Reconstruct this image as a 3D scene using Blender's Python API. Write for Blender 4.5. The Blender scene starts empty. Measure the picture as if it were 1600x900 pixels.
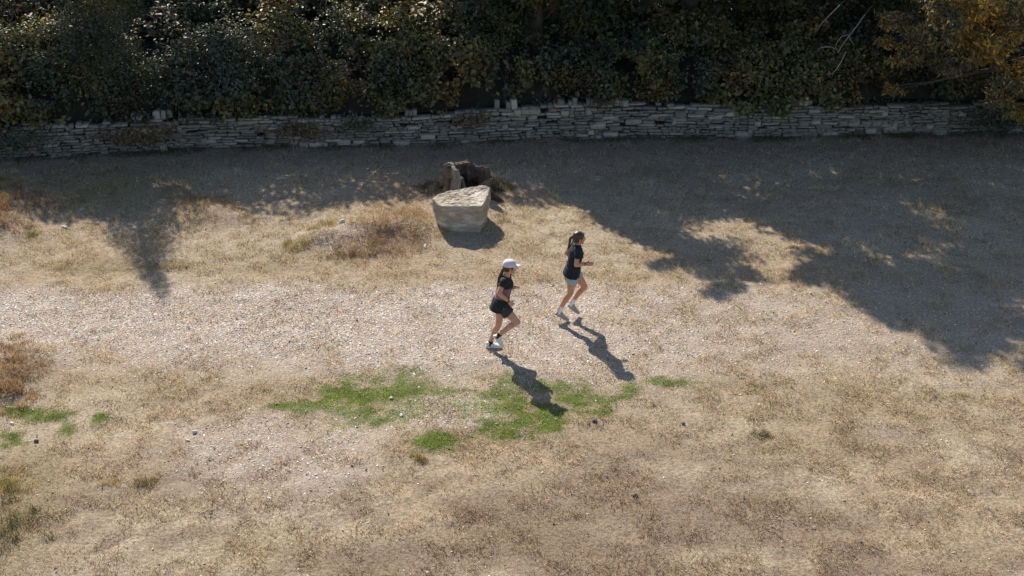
import bpy, bmesh, math, random
import numpy as np
from mathutils import Vector, Matrix
from math import radians, sin, cos, tan, pi

# ------------------------------------------------------------------ camera, sky, sun, exposure
scene = bpy.context.scene
COL = scene.collection
CAM_H, PITCH, FPX = 10.0, radians(28.0), 1900.0          # drone ten metres up, looking 28 degrees down
cam_data = bpy.data.cameras.new('camera')
cam_data.sensor_width = 36.0
cam_data.lens = 36.0 * FPX / 1600.0
cam_data.clip_start = 0.1
cam_data.clip_end = 2000.0
cam = bpy.data.objects.new('camera', cam_data)
COL.objects.link(cam)
cam.location = (0, 0, CAM_H)
cam.rotation_euler = (radians(90) - PITCH, 0, 0)
scene.camera = cam

SUN_EL, SUN_AZ = radians(37.6), radians(21.0)            # sun behind the hedge, a little to the left
to_sun = Vector((-sin(SUN_AZ) * cos(SUN_EL), cos(SUN_AZ) * cos(SUN_EL), sin(SUN_EL)))
world = bpy.data.worlds.new('World')
scene.world = world
world.use_nodes = True
wn = world.node_tree
bg = wn.nodes['Background']
sky = wn.nodes.new('ShaderNodeTexSky')
sky.sky_type = 'NISHITA'
sky.sun_disc = False
sky.sun_elevation = SUN_EL
sky.sun_rotation = -SUN_AZ
sky.air_density = 1.0
sky.dust_density = 0.8
sky.ozone_density = 1.0
wn.links.new(sky.outputs[0], bg.inputs[0])
bg.inputs[1].default_value = 0.076
sun_data = bpy.data.lights.new('sun', 'SUN')
sun_data.energy = 4.1
sun_data.angle = radians(0.53)
sun_data.color = (1.0, 0.92, 0.81)
sun = bpy.data.objects.new('sun', sun_data)
COL.objects.link(sun)
sun.rotation_euler = to_sun.to_track_quat('Z', 'Y').to_euler()
sun.location = to_sun * 60
scene.view_settings.view_transform = 'Standard'
scene.view_settings.look = 'None'
scene.view_settings.gamma = 1.0
scene.view_settings.exposure = 0.88

# ------------------------------------------------------------------ helpers
rng = np.random.default_rng(7)
random.seed(7)

def at(px, py, Y):
    """the point of the place seen at photograph pixel (px, py) that stands Y metres ahead"""
    x = (px - 800.0) / FPX
    v = -(py - 450.0) / FPX
    d = Vector((x, cos(PITCH) + v * sin(PITCH), -sin(PITCH) + v * cos(PITCH)))
    return Vector((0, 0, CAM_H)) + d * (Y / d.y)

def gd(px, py, z=0.0):
    """the point at height z seen at pixel (px, py)"""
    x = (px - 800.0) / FPX
    v = -(py - 450.0) / FPX
    d = Vector((x, cos(PITCH) + v * sin(PITCH), -sin(PITCH) + v * cos(PITCH)))
    return Vector((0, 0, CAM_H)) + d * ((z - CAM_H) / d.z)

_tab = np.random.default_rng(3).random((256, 256))
def vnoise(x, y, s=0):
    x = np.asarray(x, float) + s * 17.31
    y = np.asarray(y, float) + s * 9.77
    xi = np.floor(x).astype(int); yi = np.floor(y).astype(int)
    fx = x - xi; fy = y - yi
    fx = fx * fx * (3 - 2 * fx); fy = fy * fy * (3 - 2 * fy)
    a = _tab[xi & 255, yi & 255]; b = _tab[(xi + 1) & 255, yi & 255]
    c = _tab[xi & 255, (yi + 1) & 255]; d = _tab[(xi + 1) & 255, (yi + 1) & 255]
    return (a * (1 - fx) + b * fx) * (1 - fy) + (c * (1 - fx) + d * fx) * fy
def fbm(x, y, s=0, o=4):
    t = 0; a = 0.5; n = 0
    for i in range(o):
        t = t + a * vnoise(np.asarray(x) * 2 ** i, np.asarray(y) * 2 ** i, s + i * 3.1)
        n += a; a *= 0.5
    return t / n
def sstep(a, b, x):
    t = np.clip((x - a) / (b - a), 0, 1)
    return t * t * (3 - 2 * t)

def mesh_from(name, V, F, C=None, smooth=False):
    V = np.ascontiguousarray(V, dtype=np.float32); F = np.ascontiguousarray(F, dtype=np.int32)
    me = bpy.data.meshes.new(name)
    k = F.shape[1]
    me.vertices.add(len(V)); me.vertices.foreach_set('co', V.ravel())
    me.loops.add(F.size); me.loops.foreach_set('vertex_index', F.ravel())
    me.polygons.add(len(F))
    me.polygons.foreach_set('loop_start', np.arange(0, F.size, k, dtype=np.int32))
    me.polygons.foreach_set('loop_total', np.full(len(F), k, dtype=np.int32))
    if smooth:
        me.polygons.foreach_set('use_smooth', np.ones(len(F), dtype=bool))
    if C is not None:
        at_ = me.color_attributes.new('col', 'FLOAT_COLOR', 'POINT')
        cc = np.ones((len(V), 4), np.float32); cc[:, :3] = C
        at_.data.foreach_set('color', cc.ravel())
    me.update(); me.validate()
    return me

def link(name, me, mat, parent=None):
    o = bpy.data.objects.new(name, me)
    COL.objects.link(o)
    if mat is not None and not me.materials:
        me.materials.append(mat)
    if parent is not None:
        o.parent = parent
        o.matrix_parent_inverse = Matrix.Identity(4)
    return o

def tag(o, label=None, cat=None, group=None, kind=None):
    if label: o['label'] = label
    if cat: o['category'] = cat
    if group: o['group'] = group
    if kind: o['kind'] = kind
    return o

def empty(name, loc, label, cat, group=None):
    o = bpy.data.objects.new(name, None)
    COL.objects.link(o)
    o.location = loc
    o.empty_display_size = 0.2
    return tag(o, label, cat, group)

# ------------------------------------------------------------------ materials
def new_mat(name):
    m = bpy.data.materials.new(name)
    m.use_nodes = True
    nt = m.node_tree
    return m, nt, nt.nodes['Principled BSDF'], nt.nodes['Material Output']

def noise_node(nt, scale, detail=6, rough=0.6, coord='Object'):
    tc = nt.nodes.new('ShaderNodeTexCoord')
    n = nt.nodes.new('ShaderNodeTexNoise')
    n.inputs['Scale'].default_value = scale
    n.inputs['Detail'].default_value = detail
    n.inputs['Roughness'].default_value = rough
    nt.links.new(tc.outputs[coord], n.inputs['Vector'])
    return n

def ramp(nt, src, stops):
    r = nt.nodes.new('ShaderNodeValToRGB')
    e = r.color_ramp.elements
    while len(e) < len(stops): e.new(0.5)
    for i, (p, c) in enumerate(stops):
        e[i].position = p
        e[i].color = (c[0], c[1], c[2], 1)
    nt.links.new(src, r.inputs[0])
    return r

def mix(nt, kind, fac, a, b):
    m = nt.nodes.new('ShaderNodeMix')
    m.data_type = 'RGBA'; m.blend_type = kind
    if isinstance(fac, (int, float)): m.inputs[0].default_value = fac
    else: nt.links.new(fac, m.inputs[0])
    for s, i in ((a, 6), (b, 7)):
        if isinstance(s, tuple): m.inputs[i].default_value = (*s, 1)
        else: nt.links.new(s, m.inputs[i])
    return m.outputs[2]

def bump(nt, p, h, strength, dist):
    b = nt.nodes.new('ShaderNodeBump')
    b.inputs['Strength'].default_value = strength
    b.inputs['Distance'].default_value = dist
    nt.links.new(h, b.inputs['Height'])
    nt.links.new(b.outputs[0], p.inputs['Normal'])

def plain(name, c, rough=0.8, var=0.25, scale=30, spec=0.3, bmp=0.0):
    m, nt, p, out = new_mat(name)
    n = noise_node(nt, scale)
    lo = tuple(v * (1 - var) for v in c); hi = tuple(min(1, v * (1 + var)) for v in c)
    r = ramp(nt, n.outputs[0], [(0.3, lo), (0.7, hi)])
    nt.links.new(r.outputs[0], p.inputs['Base Color'])
    p.inputs['Roughness'].default_value = rough
    p.inputs['Specular IOR Level'].default_value = spec
    if bmp: bump(nt, p, n.outputs[0], 0.6, bmp)
    return m

def attr_mat(name, rough, spec, trans, bmp=0):
    """colour carried by each leaf, blade or chip; thin things let some light through"""
    m, nt, p, out = new_mat(name)
    a = nt.nodes.new('ShaderNodeAttribute'); a.attribute_name = 'col'
    nt.links.new(a.outputs['Color'], p.inputs['Base Color'])
    p.inputs['Roughness'].default_value = rough
    p.inputs['Specular IOR Level'].default_value = spec
    if trans > 0:
        t = nt.nodes.new('ShaderNodeBsdfTranslucent')
        tcol = mix(nt, 'MULTIPLY', 1.0, a.outputs['Color'], (1.5, 1.35, 0.7))
        nt.links.new(tcol, t.inputs[0])
        ms = nt.nodes.new('ShaderNodeMixShader')
        ms.inputs[0].default_value = trans
        nt.links.new(p.outputs[0], ms.inputs[1]); nt.links.new(t.outputs[0], ms.inputs[2])
        nt.links.new(ms.outputs[0], out.inputs[0])
    return m

M = {}
M['leaf'] = attr_mat('leaf', 0.55, 0.55, 0.2)
M['sun_leaf'] = attr_mat('sun_leaf', 0.5, 0.6, 0.34)
M['tree_leaf'] = attr_mat('tree_leaf', 0.5, 0.4, 0.3)
M['blade'] = attr_mat('blade', 0.75, 0.2, 0.22)
M['green_blade'] = attr_mat('green_blade', 0.6, 0.3, 0.3)
M['chip'] = attr_mat('chip', 0.6, 0.4, 0.0)
M['litter'] = attr_mat('litter', 0.8, 0.2, 0.1)
M['bark'] = plain('bark', (0.10, 0.085, 0.07), 0.9, 0.5, 14, 0.2, 0.03)
M['twig'] = plain('twig', (0.12, 0.085, 0.06), 0.9, 0.4, 20, 0.2)
M['pale_twig'] = plain('pale_twig', (0.30, 0.285, 0.27), 0.85, 0.35, 25, 0.2)
M['soil'] = plain('soil', (0.05, 0.042, 0.033), 0.95, 0.4, 3, 0.1, 0.05)
M['wall_core'] = plain('wall_core', (0.035, 0.032, 0.03), 0.95, 0.4, 8, 0.1)

# ground: large zones come from the 'col' attribute, fine grain from noise
m, nt, p, out = new_mat('dry_turf')
a = nt.nodes.new('ShaderNodeAttribute'); a.attribute_name = 'col'
n1 = noise_node(nt, 22, 8, 0.7); r1 = ramp(nt, n1.outputs[0], [(0.30, (0.40, 0.38, 0.35)), (0.5, (0.92, 0.91, 0.89)), (0.72, (1.4, 1.38, 1.33))])
n2 = noise_node(nt, 90, 4, 0.7); r2 = ramp(nt, n2.outputs[0], [(0.3, (0.6, 0.58, 0.55)), (0.55, (1, 1, 1)), (0.75, (1.35, 1.35, 1.33))])
c = mix(nt, 'MULTIPLY', 1.0, a.outputs['Color'], r1.outputs[0])
c = mix(nt, 'MULTIPLY', 0.8, c, r2.outputs[0])
ga = nt.nodes.new('ShaderNodeAttribute'); ga.attribute_name = 'grit'
tc = nt.nodes.new('ShaderNodeTexCoord')
vo = nt.nodes.new('ShaderNodeTexVoronoi'); vo.inputs['Scale'].default_value = 38.0; vo.inputs['Randomness'].default_value = 1.0
nt.links.new(tc.outputs['Object'], vo.inputs['Vector'])
sx_ = nt.nodes.new('ShaderNodeSeparateColor'); nt.links.new(vo.outputs['Color'], sx_.inputs[0])
rp = ramp(nt, sx_.outputs[0], [(0.0, (0.30, 0.27, 0.25)), (0.14, (0.42, 0.36, 0.30)), (0.28, (0.50, 0.33, 0.25)), (0.38, (0.46, 0.43, 0.41)), (0.5, (0.56, 0.48, 0.36)), (0.64, (0.50, 0.45, 0.38)), (0.76, (0.40, 0.40, 0.41)), (0.86, (0.64, 0.60, 0.55)), (0.94, (0.74, 0.72, 0.70))])
rp.color_ramp.interpolation = 'CONSTANT'
rd = ramp(nt, vo.outputs['Distance'], [(0.0, (1.1, 1.1, 1.1)), (0.55, (1, 1, 1)), (0.8, (0.55, 0.53, 0.5))])
gcol = mix(nt, 'MULTIPLY', 0.8, rp.outputs[0], rd.outputs[0])
gcol = mix(nt, 'MULTIPLY', 1.0, gcol, (0.92, 0.885, 0.865))
c = mix(nt, 'MIX', ga.outputs['Fac'], c, gcol)
nt.links.new(c, p.inputs['Base Color'])
p.inputs['Roughness'].default_value = 0.95
p.inputs['Specular IOR Level'].default_value = 0.1
bump(nt, p, n1.outputs[0], 0.7, 0.04)
M['turf'] = m

def stone_mat(name, c, dark, warm):
    m, nt, p, out = new_mat(name)
    n = noise_node(nt, 5, 8, 0.65)
    oi = nt.nodes.new('ShaderNodeObjectInfo')
    r = ramp(nt, n.outputs[0], [(0.25, dark), (0.5, c), (0.8, tuple(min(1, v * 1.25) for v in c))])
    r3 = ramp(nt, oi.outputs['Random'], [(0.0, (0.5, 0.49, 0.48)), (0.5, (0.95, 0.94, 0.92)), (0.8, (1.15, 1.12, 1.06)), (1.0, (1.45, 1.4, 1.33))])
    cc = mix(nt, 'MULTIPLY', 1.0, r.outputs[0], r3.outputs[0])
    n4 = noise_node(nt, 60, 4, 0.7)
    r4 = ramp(nt, n4.outputs[0], [(0.3, (0.7, 0.69, 0.67)), (0.6, (1.05, 1.05, 1.05))])
    cc = mix(nt, 'MULTIPLY', 0.8, cc, r4.outputs[0])
    nt.links.new(cc, p.inputs['Base Color'])
    p.inputs['Roughness'].default_value = 0.9
    p.inputs['Specular IOR Level'].default_value = 0.2
    bump(nt, p, n4.outputs[0], 0.5, 0.012)
    return m
M['wall_stone'] = stone_mat('wall_stone', (0.40, 0.36, 0.315), (0.14, 0.12, 0.10), 0)
m, nt, p, out = new_mat('boulder_stone')
n = noise_node(nt, 3.2, 9, 0.65)
r = ramp(nt, n.outputs[0], [(0.25, (0.42, 0.36, 0.285)), (0.48, (0.63, 0.565, 0.47)), (0.75, (0.72, 0.67, 0.58))])
n2 = noise_node(nt, 40, 5, 0.7)
r2 = ramp(nt, n2.outputs[0], [(0.28, (0.62, 0.6, 0.57)), (0.55, (1, 1, 1))])
tc = nt.nodes.new('ShaderNodeTexCoord'); mp = nt.nodes.new('ShaderNodeMapping'); mp.inputs['Scale'].default_value = (1.6, 1.6, 5.0)
n3 = nt.nodes.new('ShaderNodeTexNoise'); n3.inputs['Scale'].default_value = 1.6; n3.inputs['Detail'].default_value = 7
nt.links.new(tc.outputs['Object'], mp.inputs[0]); nt.links.new(mp.outputs[0], n3.inputs['Vector'])
r3 = ramp(nt, n3.outputs[0], [(0.38, (1, 1, 1)), (0.52, (0.55, 0.50, 0.46)), (0.7, (0.36, 0.31, 0.27))])
nt.links.new(mix(nt, 'MULTIPLY', 0.75, mix(nt, 'MULTIPLY', 0.8, r.outputs[0], r2.outputs[0]), r3.outputs[0]), p.inputs['Base Color'])
p.inputs['Roughness'].default_value = 0.9; p.inputs['Specular IOR Level'].default_value = 0.2
bump(nt, p, n2.outputs[0], 0.6, 0.02)
M['boulder'] = m
m, nt, p, out = new_mat('weathered_wood')
tc = nt.nodes.new('ShaderNodeTexCoord'); mp = nt.nodes.new('ShaderNodeMapping'); mp.inputs['Scale'].default_value = (14, 14, 2.0)
nn = nt.nodes.new('ShaderNodeTexNoise'); nn.inputs['Scale'].default_value = 2.0; nn.inputs['Detail'].default_value = 8; nn.inputs['Roughness'].default_value = 0.7
nt.links.new(tc.outputs['Object'], mp.inputs[0]); nt.links.new(mp.outputs[0], nn.inputs['Vector'])
r = ramp(nt, nn.outputs[0], [(0.3, (0.07, 0.055, 0.045)), (0.5, (0.20, 0.185, 0.17)), (0.7, (0.36, 0.35, 0.335))])
nt.links.new(r.outputs[0], p.inputs['Base Color']); p.inputs['Roughness'].default_value = 0.9
bump(nt, p, nn.outputs[0], 0.8, 0.03)
M['old_wood'] = m
M['stump_bark'] = plain('stump_bark', (0.13, 0.105, 0.085), 0.95, 0.6, 9, 0.1, 0.05)
M['rotten_wood'] = plain('rotten_wood', (0.07, 0.05, 0.038), 0.95, 0.5, 12, 0.1, 0.04)

# ------------------------------------------------------------------ shared shapes
def blades(P, length, width, lean, rs, C, stiff=None):
    """one triangle per grass blade"""
    n = len(P)
    th = rs.random(n) * 2 * pi
    ph = rs.random(n) * 2 * pi
    hx, hy = np.cos(th), np.sin(th)
    wx, wy = np.cos(ph), np.sin(ph)
    V = np.empty((n, 3, 3))
    V[:, 0, 0] = P[:, 0] - wx * width / 2; V[:, 0, 1] = P[:, 1] - wy * width / 2; V[:, 0, 2] = P[:, 2] - 0.004
    V[:, 1, 0] = P[:, 0] + wx * width / 2; V[:, 1, 1] = P[:, 1] + wy * width / 2; V[:, 1, 2] = P[:, 2] - 0.004
    V[:, 2, 0] = P[:, 0] + hx * length * np.sin(lean); V[:, 2, 1] = P[:, 1] + hy * length * np.sin(lean)
    V[:, 2, 2] = P[:, 2] + length * np.cos(lean)
    F = np.arange(n * 3).reshape(n, 3)
    return V.reshape(-1, 3), F, np.repeat(C, 3, axis=0)

def leaves(P, N, size, rs, C, aspect=0.55):
    """folded four-cornered leaves; N is the way each leaf faces"""
    n = len(P)
    N = N / np.linalg.norm(N, axis=1, keepdims=True)
    R = rs.normal(size=(n, 3)); R[:, 2] -= 0.5
    T = R - N * np.sum(R * N, axis=1, keepdims=True)
    T /= np.linalg.norm(T, axis=1, keepdims=True) + 1e-9
    B = np.cross(N, T)
    s = size[:, None]
    V = np.empty((n, 4, 3))
    V[:, 0] = P
    V[:, 1] = P + T * s * 0.5 + B * s * aspect * 0.5 + N * s * 0.08
    V[:, 2] = P + T * s - N * s * 0.10
    V[:, 3] = P + T * s * 0.5 - B * s * aspect * 0.5 + N * s * 0.08
    i = np.arange(n)[:, None] * 4
    F = np.concatenate([i + [0, 1, 2], i + [0, 2, 3]], axis=1).reshape(-1, 3)
    return V.reshape(-1, 3), F, np.repeat(C, 4, axis=0)

def tube(bm, pts, rads, seg=7, jitter=0.0):
    """tapered tube along a path"""
    pts = [Vector(p) for p in pts]
    rings = []
    for i, p in enumerate(pts):
        d = (pts[min(i + 1, len(pts) - 1)] - pts[max(i - 1, 0)]).normalized()
        u = d.orthogonal().normalized() if i == 0 else (u - d * u.dot(d)).normalized()
        w = d.cross(u)
        ring = []
        for k in range(seg):
            a_ = 2 * pi * k / seg
            rr = rads[i] * (1 + random.uniform(-jitter, jitter))
            ring.append(bm.verts.new(p + u * cos(a_) * rr + w * sin(a_) * rr))
        rings.append(ring)
    for a_, b_ in zip(rings[:-1], rings[1:]):
        for k in range(seg):
            bm.faces.new((a_[k], a_[(k + 1) % seg], b_[(k + 1) % seg], b_[k]))
    bm.faces.new(rings[0][::-1]); bm.faces.new(rings[-1])

def bm_mesh(name, bm, smooth=True):
    me = bpy.data.meshes.new(name)
    bmesh.ops.recalc_face_normals(bm, faces=bm.faces)
    bm.to_mesh(me); bm.free()
    if smooth:
        for f in me.polygons: f.use_smooth = True
    return me

# ------------------------------------------------------------------ the setting: ground
_wx = np.array([-60.0, -13] + [gd(px, py).x for px, py in ((100, 244), (400, 233), (700, 224), (1000, 217), (1300, 212), (1600, 209))] + [14, 60.0])
_wy = np.array([0, 0] + [gd(px, py).y for px, py in ((100, 244), (400, 233), (700, 224), (1000, 217), (1300, 212), (1600, 209))] + [0, 0], float)
_wy[1] = _wy[2] - 0.3; _wy[0] = _wy[1] - 3; _wy[-2] = _wy[-3] + 0.15; _wy[-1] = _wy[-2] + 2
def wall_y(x):
    return np.interp(x, _wx, _wy) + 0.10 * np.sin(np.asarray(x) * 0.7)

def gauss(x, y, c, rx, ry):
    return np.exp(-((x - c.x) / rx) ** 2 - ((y - c.y) / ry) ** 2)
MOUNDS = [(gd(610, 358), 0.9, 0.45, 0.20), (gd(505, 372), 0.5, 0.35, 0.15), (gd(560, 388), 0.5, 0.3, 0.08), (gd(318, 335), 0.75, 0.5, 0.20), (gd(-40, 350), 1.0, 1.3, 0.5),
          (gd(-40, 600), 0.8, 1.0, 0.34), (gd(-10, 800), 0.9, 0.9, 0.15), (gd(720, 305), 0.9, 0.8, 0.10)]
def ground_h(x, y):
    h = 0.10 * (fbm(x * 0.25, y * 0.25, 1) - 0.5) + 0.06 * (fbm(x * 1.1, y * 1.1, 2) - 0.5) + 0.045 * (fbm(x * 4.5, y * 4.5, 4, 3) - 0.5)
    for c, rx, ry, hh in MOUNDS:
        h = h + hh * gauss(x, y, c, rx, ry) * (0.75 + 0.5 * fbm(x * 3, y * 3, 8))
    return h

GREEN = [((560, 622), 0.95, 0.30), ((640, 612), 0.45, 0.28), ((600, 645), 0.60, 0.22), ((500, 632), 0.50, 0.10), ((720, 624), 0.22, 0.16),
         ((790, 625), 0.45, 0.22), ((790, 592), 0.16, 0.10), ((800, 664), 0.60, 0.26), ((850, 655), 0.30, 0.18), ((920, 630), 0.42, 0.18),
         ((870, 605), 0.45, 0.16), ((900, 618), 0.5, 0.14), ((960, 622), 0.3, 0.1), ((985, 610), 0.22, 0.12), ((1045, 598), 0.3, 0.07), ((690, 690), 0.42, 0.14), ((760, 640), 0.6, 0.12), ((690, 618), 0.5, 0.12), ((830, 640), 0.7, 0.14), ((470, 634), 0.4, 0.07), ((590, 630), 0.9, 0.22),
         ((55, 650), 0.40, 0.13), ((105, 668), 0.16, 0.11), ((20, 690), 0.28, 0.12), ((155, 655), 0.12, 0.1), ((540, 598), 0.12, 0.1)]
def green_mask(x, y):
    g = np.zeros_like(np.asarray(x, float))
    wob = 0.9 * (fbm(x * 2.2, y * 2.4, 21) - 0.5) + 0.8 * (fbm(x * 7, y * 9, 22, 2) - 0.5)
    for (px, py), rx, ry in GREEN:
        c = gd(px, py)
        d = np.sqrt(((x - c.x) / rx) ** 2 + ((y - c.y) / (ry * 1.9)) ** 2)
        g = np.maximum(g, sstep(1.45, 0.45, d + wob * 1.5))
    return g * (0.35 + 0.65 * sstep(0.34, 0.52, fbm(x * 3.2, y * 4.5, 33) + 0.08))
def gravel_mask(x, y):
    """chips thin out to the right and to the near edge of the path"""
    wob = 1.3 * (fbm(x * 0.5, y * 0.5, 40) - 0.5) + 0.5 * (fbm(x * 2.2, y * 2.2, 41) - 0.5)
    yt = 19.0 + 0.02 * x - 0.15 * sstep(-4, 3, x)
    yb = 16.1 - 0.05 * x
    band = sstep(yt + 0.35, yt - 0.5, y + wob * 0.6) * sstep(yb - 1.0, yb + 1.3, y + wob)
    band = band * (1.0 - 0.66 * sstep(-5.0, 5.5, x)) * (1 - 0.25 * sstep(4, 7, x))
    c = gd(440, 705); pa = 0.34 * sstep(1.3, 0.5, np.sqrt(((x - c.x) / 1.5) ** 2 + ((y - c.y) / 1.0) ** 2) + wob * 0.6)
    c = gd(520, 372); pb = 0.4 * sstep(1.2, 0.6, np.sqrt(((x - c.x) / 0.75) ** 2 + ((y - c.y) / 0.7) ** 2) + wob * 0.5)
    c = gd(700, 640); pc = 0.45 * sstep(1.2, 0.5, np.sqrt(((x - c.x) / 0.9) ** 2 + ((y - c.y) / 0.6) ** 2) + wob * 0.5)
    return np.clip(np.maximum.reduce([band, pa, pb, pc]), 0, 1) * (0.5 + 0.9 * fbm(x * 1.3, y * 1.3, 44))
def rust_mask(x, y):
    g = np.zeros_like(np.asarray(x, float))
    for (px, py), rx, ry, s in (((5, 330), 1.0, 1.4, 1), ((10, 590), 0.75, 1.0, 1), ((590, 378), 1.15, 0.75, 0.85), ((330, 325), 0.8, 0.5, 0.5), ((640, 340), 0.6, 0.5, 0.5)):
        c = gd(px, py)
        g = np.maximum(g, s * sstep(1.2, 0.4, np.sqrt(((x - c.x) / rx) ** 2 + ((y - c.y) / ry) ** 2) + 0.8 * (fbm(x * 1.7, y * 1.7, 55) - 0.5)))
    return g
def olive_mask(x, y):
    o = sstep(0.52, 0.72, fbm(x * 0.55, y * 0.9, 61)) * 0.22
    c = gd(10, 800); o = np.maximum(o, 0.75 * sstep(1.2, 0.4, np.sqrt(((x - c.x) / 0.9) ** 2 + ((y - c.y) / 1.6) ** 2)))
    c = gd(180, 290); o = np.maximum(o, 0.9 * sstep(1.3, 0.3, np.sqrt(((x - c.x) / 2.2) ** 2 + ((y - c.y) / 1.6) ** 2)))
    c = gd(200, 415); o = np.maximum(o, 0.7 * sstep(1.3, 0.3, np.sqrt(((x - c.x) / 1.9) ** 2 + ((y - c.y) / 0.35) ** 2)))
    c = gd(1030, 270); o = np.maximum(o, 0.6 * sstep(1.3, 0.3, np.sqrt(((x - c.x) / 0.8) ** 2 + ((y - c.y) / 0.5) ** 2)))
    c = gd(1480, 615); o = np.maximum(o, 0.5 * sstep(1.3, 0.3, np.sqrt(((x - c.x) / 1.3) ** 2 + ((y - c.y) / 0.3) ** 2)))
    c = gd(1130, 602); o = np.maximum(o, 0.5 * sstep(1.3, 0.3, np.sqrt(((x - c.x) / 1.3) ** 2 + ((y - c.y) / 0.25) ** 2)))
    return o
def brown_mask(x, y):
    """worn brown thatch, strongest in the near turf"""
    near = sstep(15.2, 12.8, y - 0.05 * x)
    b = sstep(0.40, 0.58, fbm(x * 0.5, y * 0.9, 71)) * (0.2 + 0.8 * near)
    b = np.maximum(b, 0.75 * sstep(0.50, 0.64, fbm(x * 2.2, y * 3.0, 73)) * (0.35 + 0.65 * near))
    b = np.maximum(b, 0.55 * sstep(0.55, 0.68, fbm(x * 7.0, y * 8.0, 74, 3)) * (0.5 + 0.5 * near))
    c = gd(700, 630); b = np.maximum(b, 0.9 * sstep(1.2, 0.5, np.sqrt(((x - c.x) / 1.1) ** 2 + ((y - c.y) / 0.55) ** 2)))
    wall_near = sstep(2.2, 0.4, wall_y(x) - y)
    return np.maximum(b, 0.85 * wall_near)

STRAW = np.array([0.55, 0.435, 0.315]); PALE = np.array([0.60, 0.50, 0.38]); BROWN = np.array([0.335, 0.25, 0.185]); OLIVE = np.array([0.31, 0.255, 0.135])
RUST = np.array([0.36, 0.245, 0.17]); GREENC = np.array([0.115, 0.185, 0.035]); GRIT = np.array([0.50, 0.435, 0.36])
def turf_col(x, y):
    t = fbm(x * 0.8, y * 1.2, 80)[:, None]
    c = STRAW * (1 - sstep(0.4, 0.65, t)) + PALE * sstep(0.4, 0.65, t)
    for msk, k, s in ((brown_mask, BROWN, 0.8), (olive_mask, OLIVE, 0.75), (rust_mask, RUST, 0.85)):
        w = (msk(x, y) * s)[:, None]
        c = c * (1 - w) + k * w
    return c

def axis(a, b, step, far):
    core = list(np.arange(a, b + 1e-6, step))
    out_, v, s = [], core[-1], step
    while v < far:
        s *= 1.5; v += s; out_.append(v)
    inn, v, s = [], core[0], step
    while v > -far:
        s *= 1.5; v -= s; inn.append(v)
    return np.array(inn[::-1] + core + out_)
gx = axis(-11.5, 11.5, 0.06, 350); gy = axis(10.2, 27.0, 0.06, 350)
X, Y = np.meshgrid(gx, gy); xf, yf = X.ravel(), Y.ravel()
Z = ground_h(xf, yf)
colr = turf_col(xf, yf) * 0.74
g = gravel_mask(xf, yf)[:, None]; colr = colr * (1 - 0.75 * np.clip(g * 1.4, 0, 1)) + GRIT * 0.78 * 0.75 * np.clip(g * 1.4, 0, 1)
g = green_mask(xf, yf)[:, None]; colr = colr * (1 - g) + np.array([0.10, 0.13, 0.035]) * g
nx, ny = len(gx), len(gy)
ii = (np.arange(ny - 1)[:, None] * nx + np.arange(nx - 1)[None, :]).ravel()
ground = link('ground', mesh_from('ground', np.c_[xf, yf, Z], np.c_[ii, ii + 1, ii + nx + 1, ii + nx], colr, True), M['turf'])
ga_ = ground.data.attributes.new('grit', 'FLOAT', 'POINT')
ga_.data.foreach_set('value', np.ascontiguousarray(np.clip(gravel_mask(xf, yf) * 1.2 * (0.45 + 1.1 * fbm(xf * 6, yf * 6, 47, 2)), 0, 0.85), np.float32))
tag(ground, kind='structure')

# bank held back by the wall
bx = np.arange(-40, 40.01, 0.35); bt = np.array([0.12, 0.3, 0.5, 0.8, 1.1, 1.5, 2, 3, 5, 8, 14, 25, 45, 80, 150])
BX, BT = np.meshgrid(bx, bt)
bz = np.interp(BT, [0, 0.3, 0.8, 1.5, 3, 8, 150], [0.45, 0.68, 1.2, 1.65, 1.85, 2.2, 6]) + 0.35 * (fbm(BX * 0.8, BT * 0.8, 90) - 0.5) * np.minimum(BT, 1)
bV = np.c_[BX.ravel(), (wall_y(BX) + 0.1 + BT).ravel(), bz.ravel()]
nb = len(bx); ii = (np.arange(len(bt) - 1)[:, None] * nb + np.arange(nb - 1)[None, :]).ravel()
tag(link('bank', mesh_from('bank', bV, np.c_[ii, ii + 1, ii + nb + 1, ii + nb], None, True), M['soil']), kind='structure')

# ------------------------------------------------------------------ dry stone wall
wall = empty('stone_wall', (0, float(wall_y(0)), 0), 'long low dry stone wall of grey slabs below the dark hedge', 'wall')
wl = Vector((0, float(wall_y(0)), 0))
def wall_h(x):
    return 0.76 + 0.05 * np.sin(x * 0.9 + 1) + 0.05 * (fbm(np.atleast_1d(x) * 0.6, np.zeros(1), 95)[0] - 0.5)
xs = np.arange(-14, 14.01, 0.4)
V = []
for x in xs:
    yw = float(wall_y(x)); hh = float(wall_h(x)) - 0.07
    V += [(x, yw + 0.14, -0.15), (x, yw + 0.17, hh), (x, yw + 0.42, hh), (x, yw + 0.42, -0.15)]
F = []
for i in range(len(xs) - 1):
    for k in range(4):
        F.append((i * 4 + k, i * 4 + (k + 1) % 4, i * 4 + 4 + (k + 1) % 4, i * 4 + 4 + k))
link('core', mesh_from('core', np.array(V) - np.array(wl), np.array(F)), M['wall_core'], wall)

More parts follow.
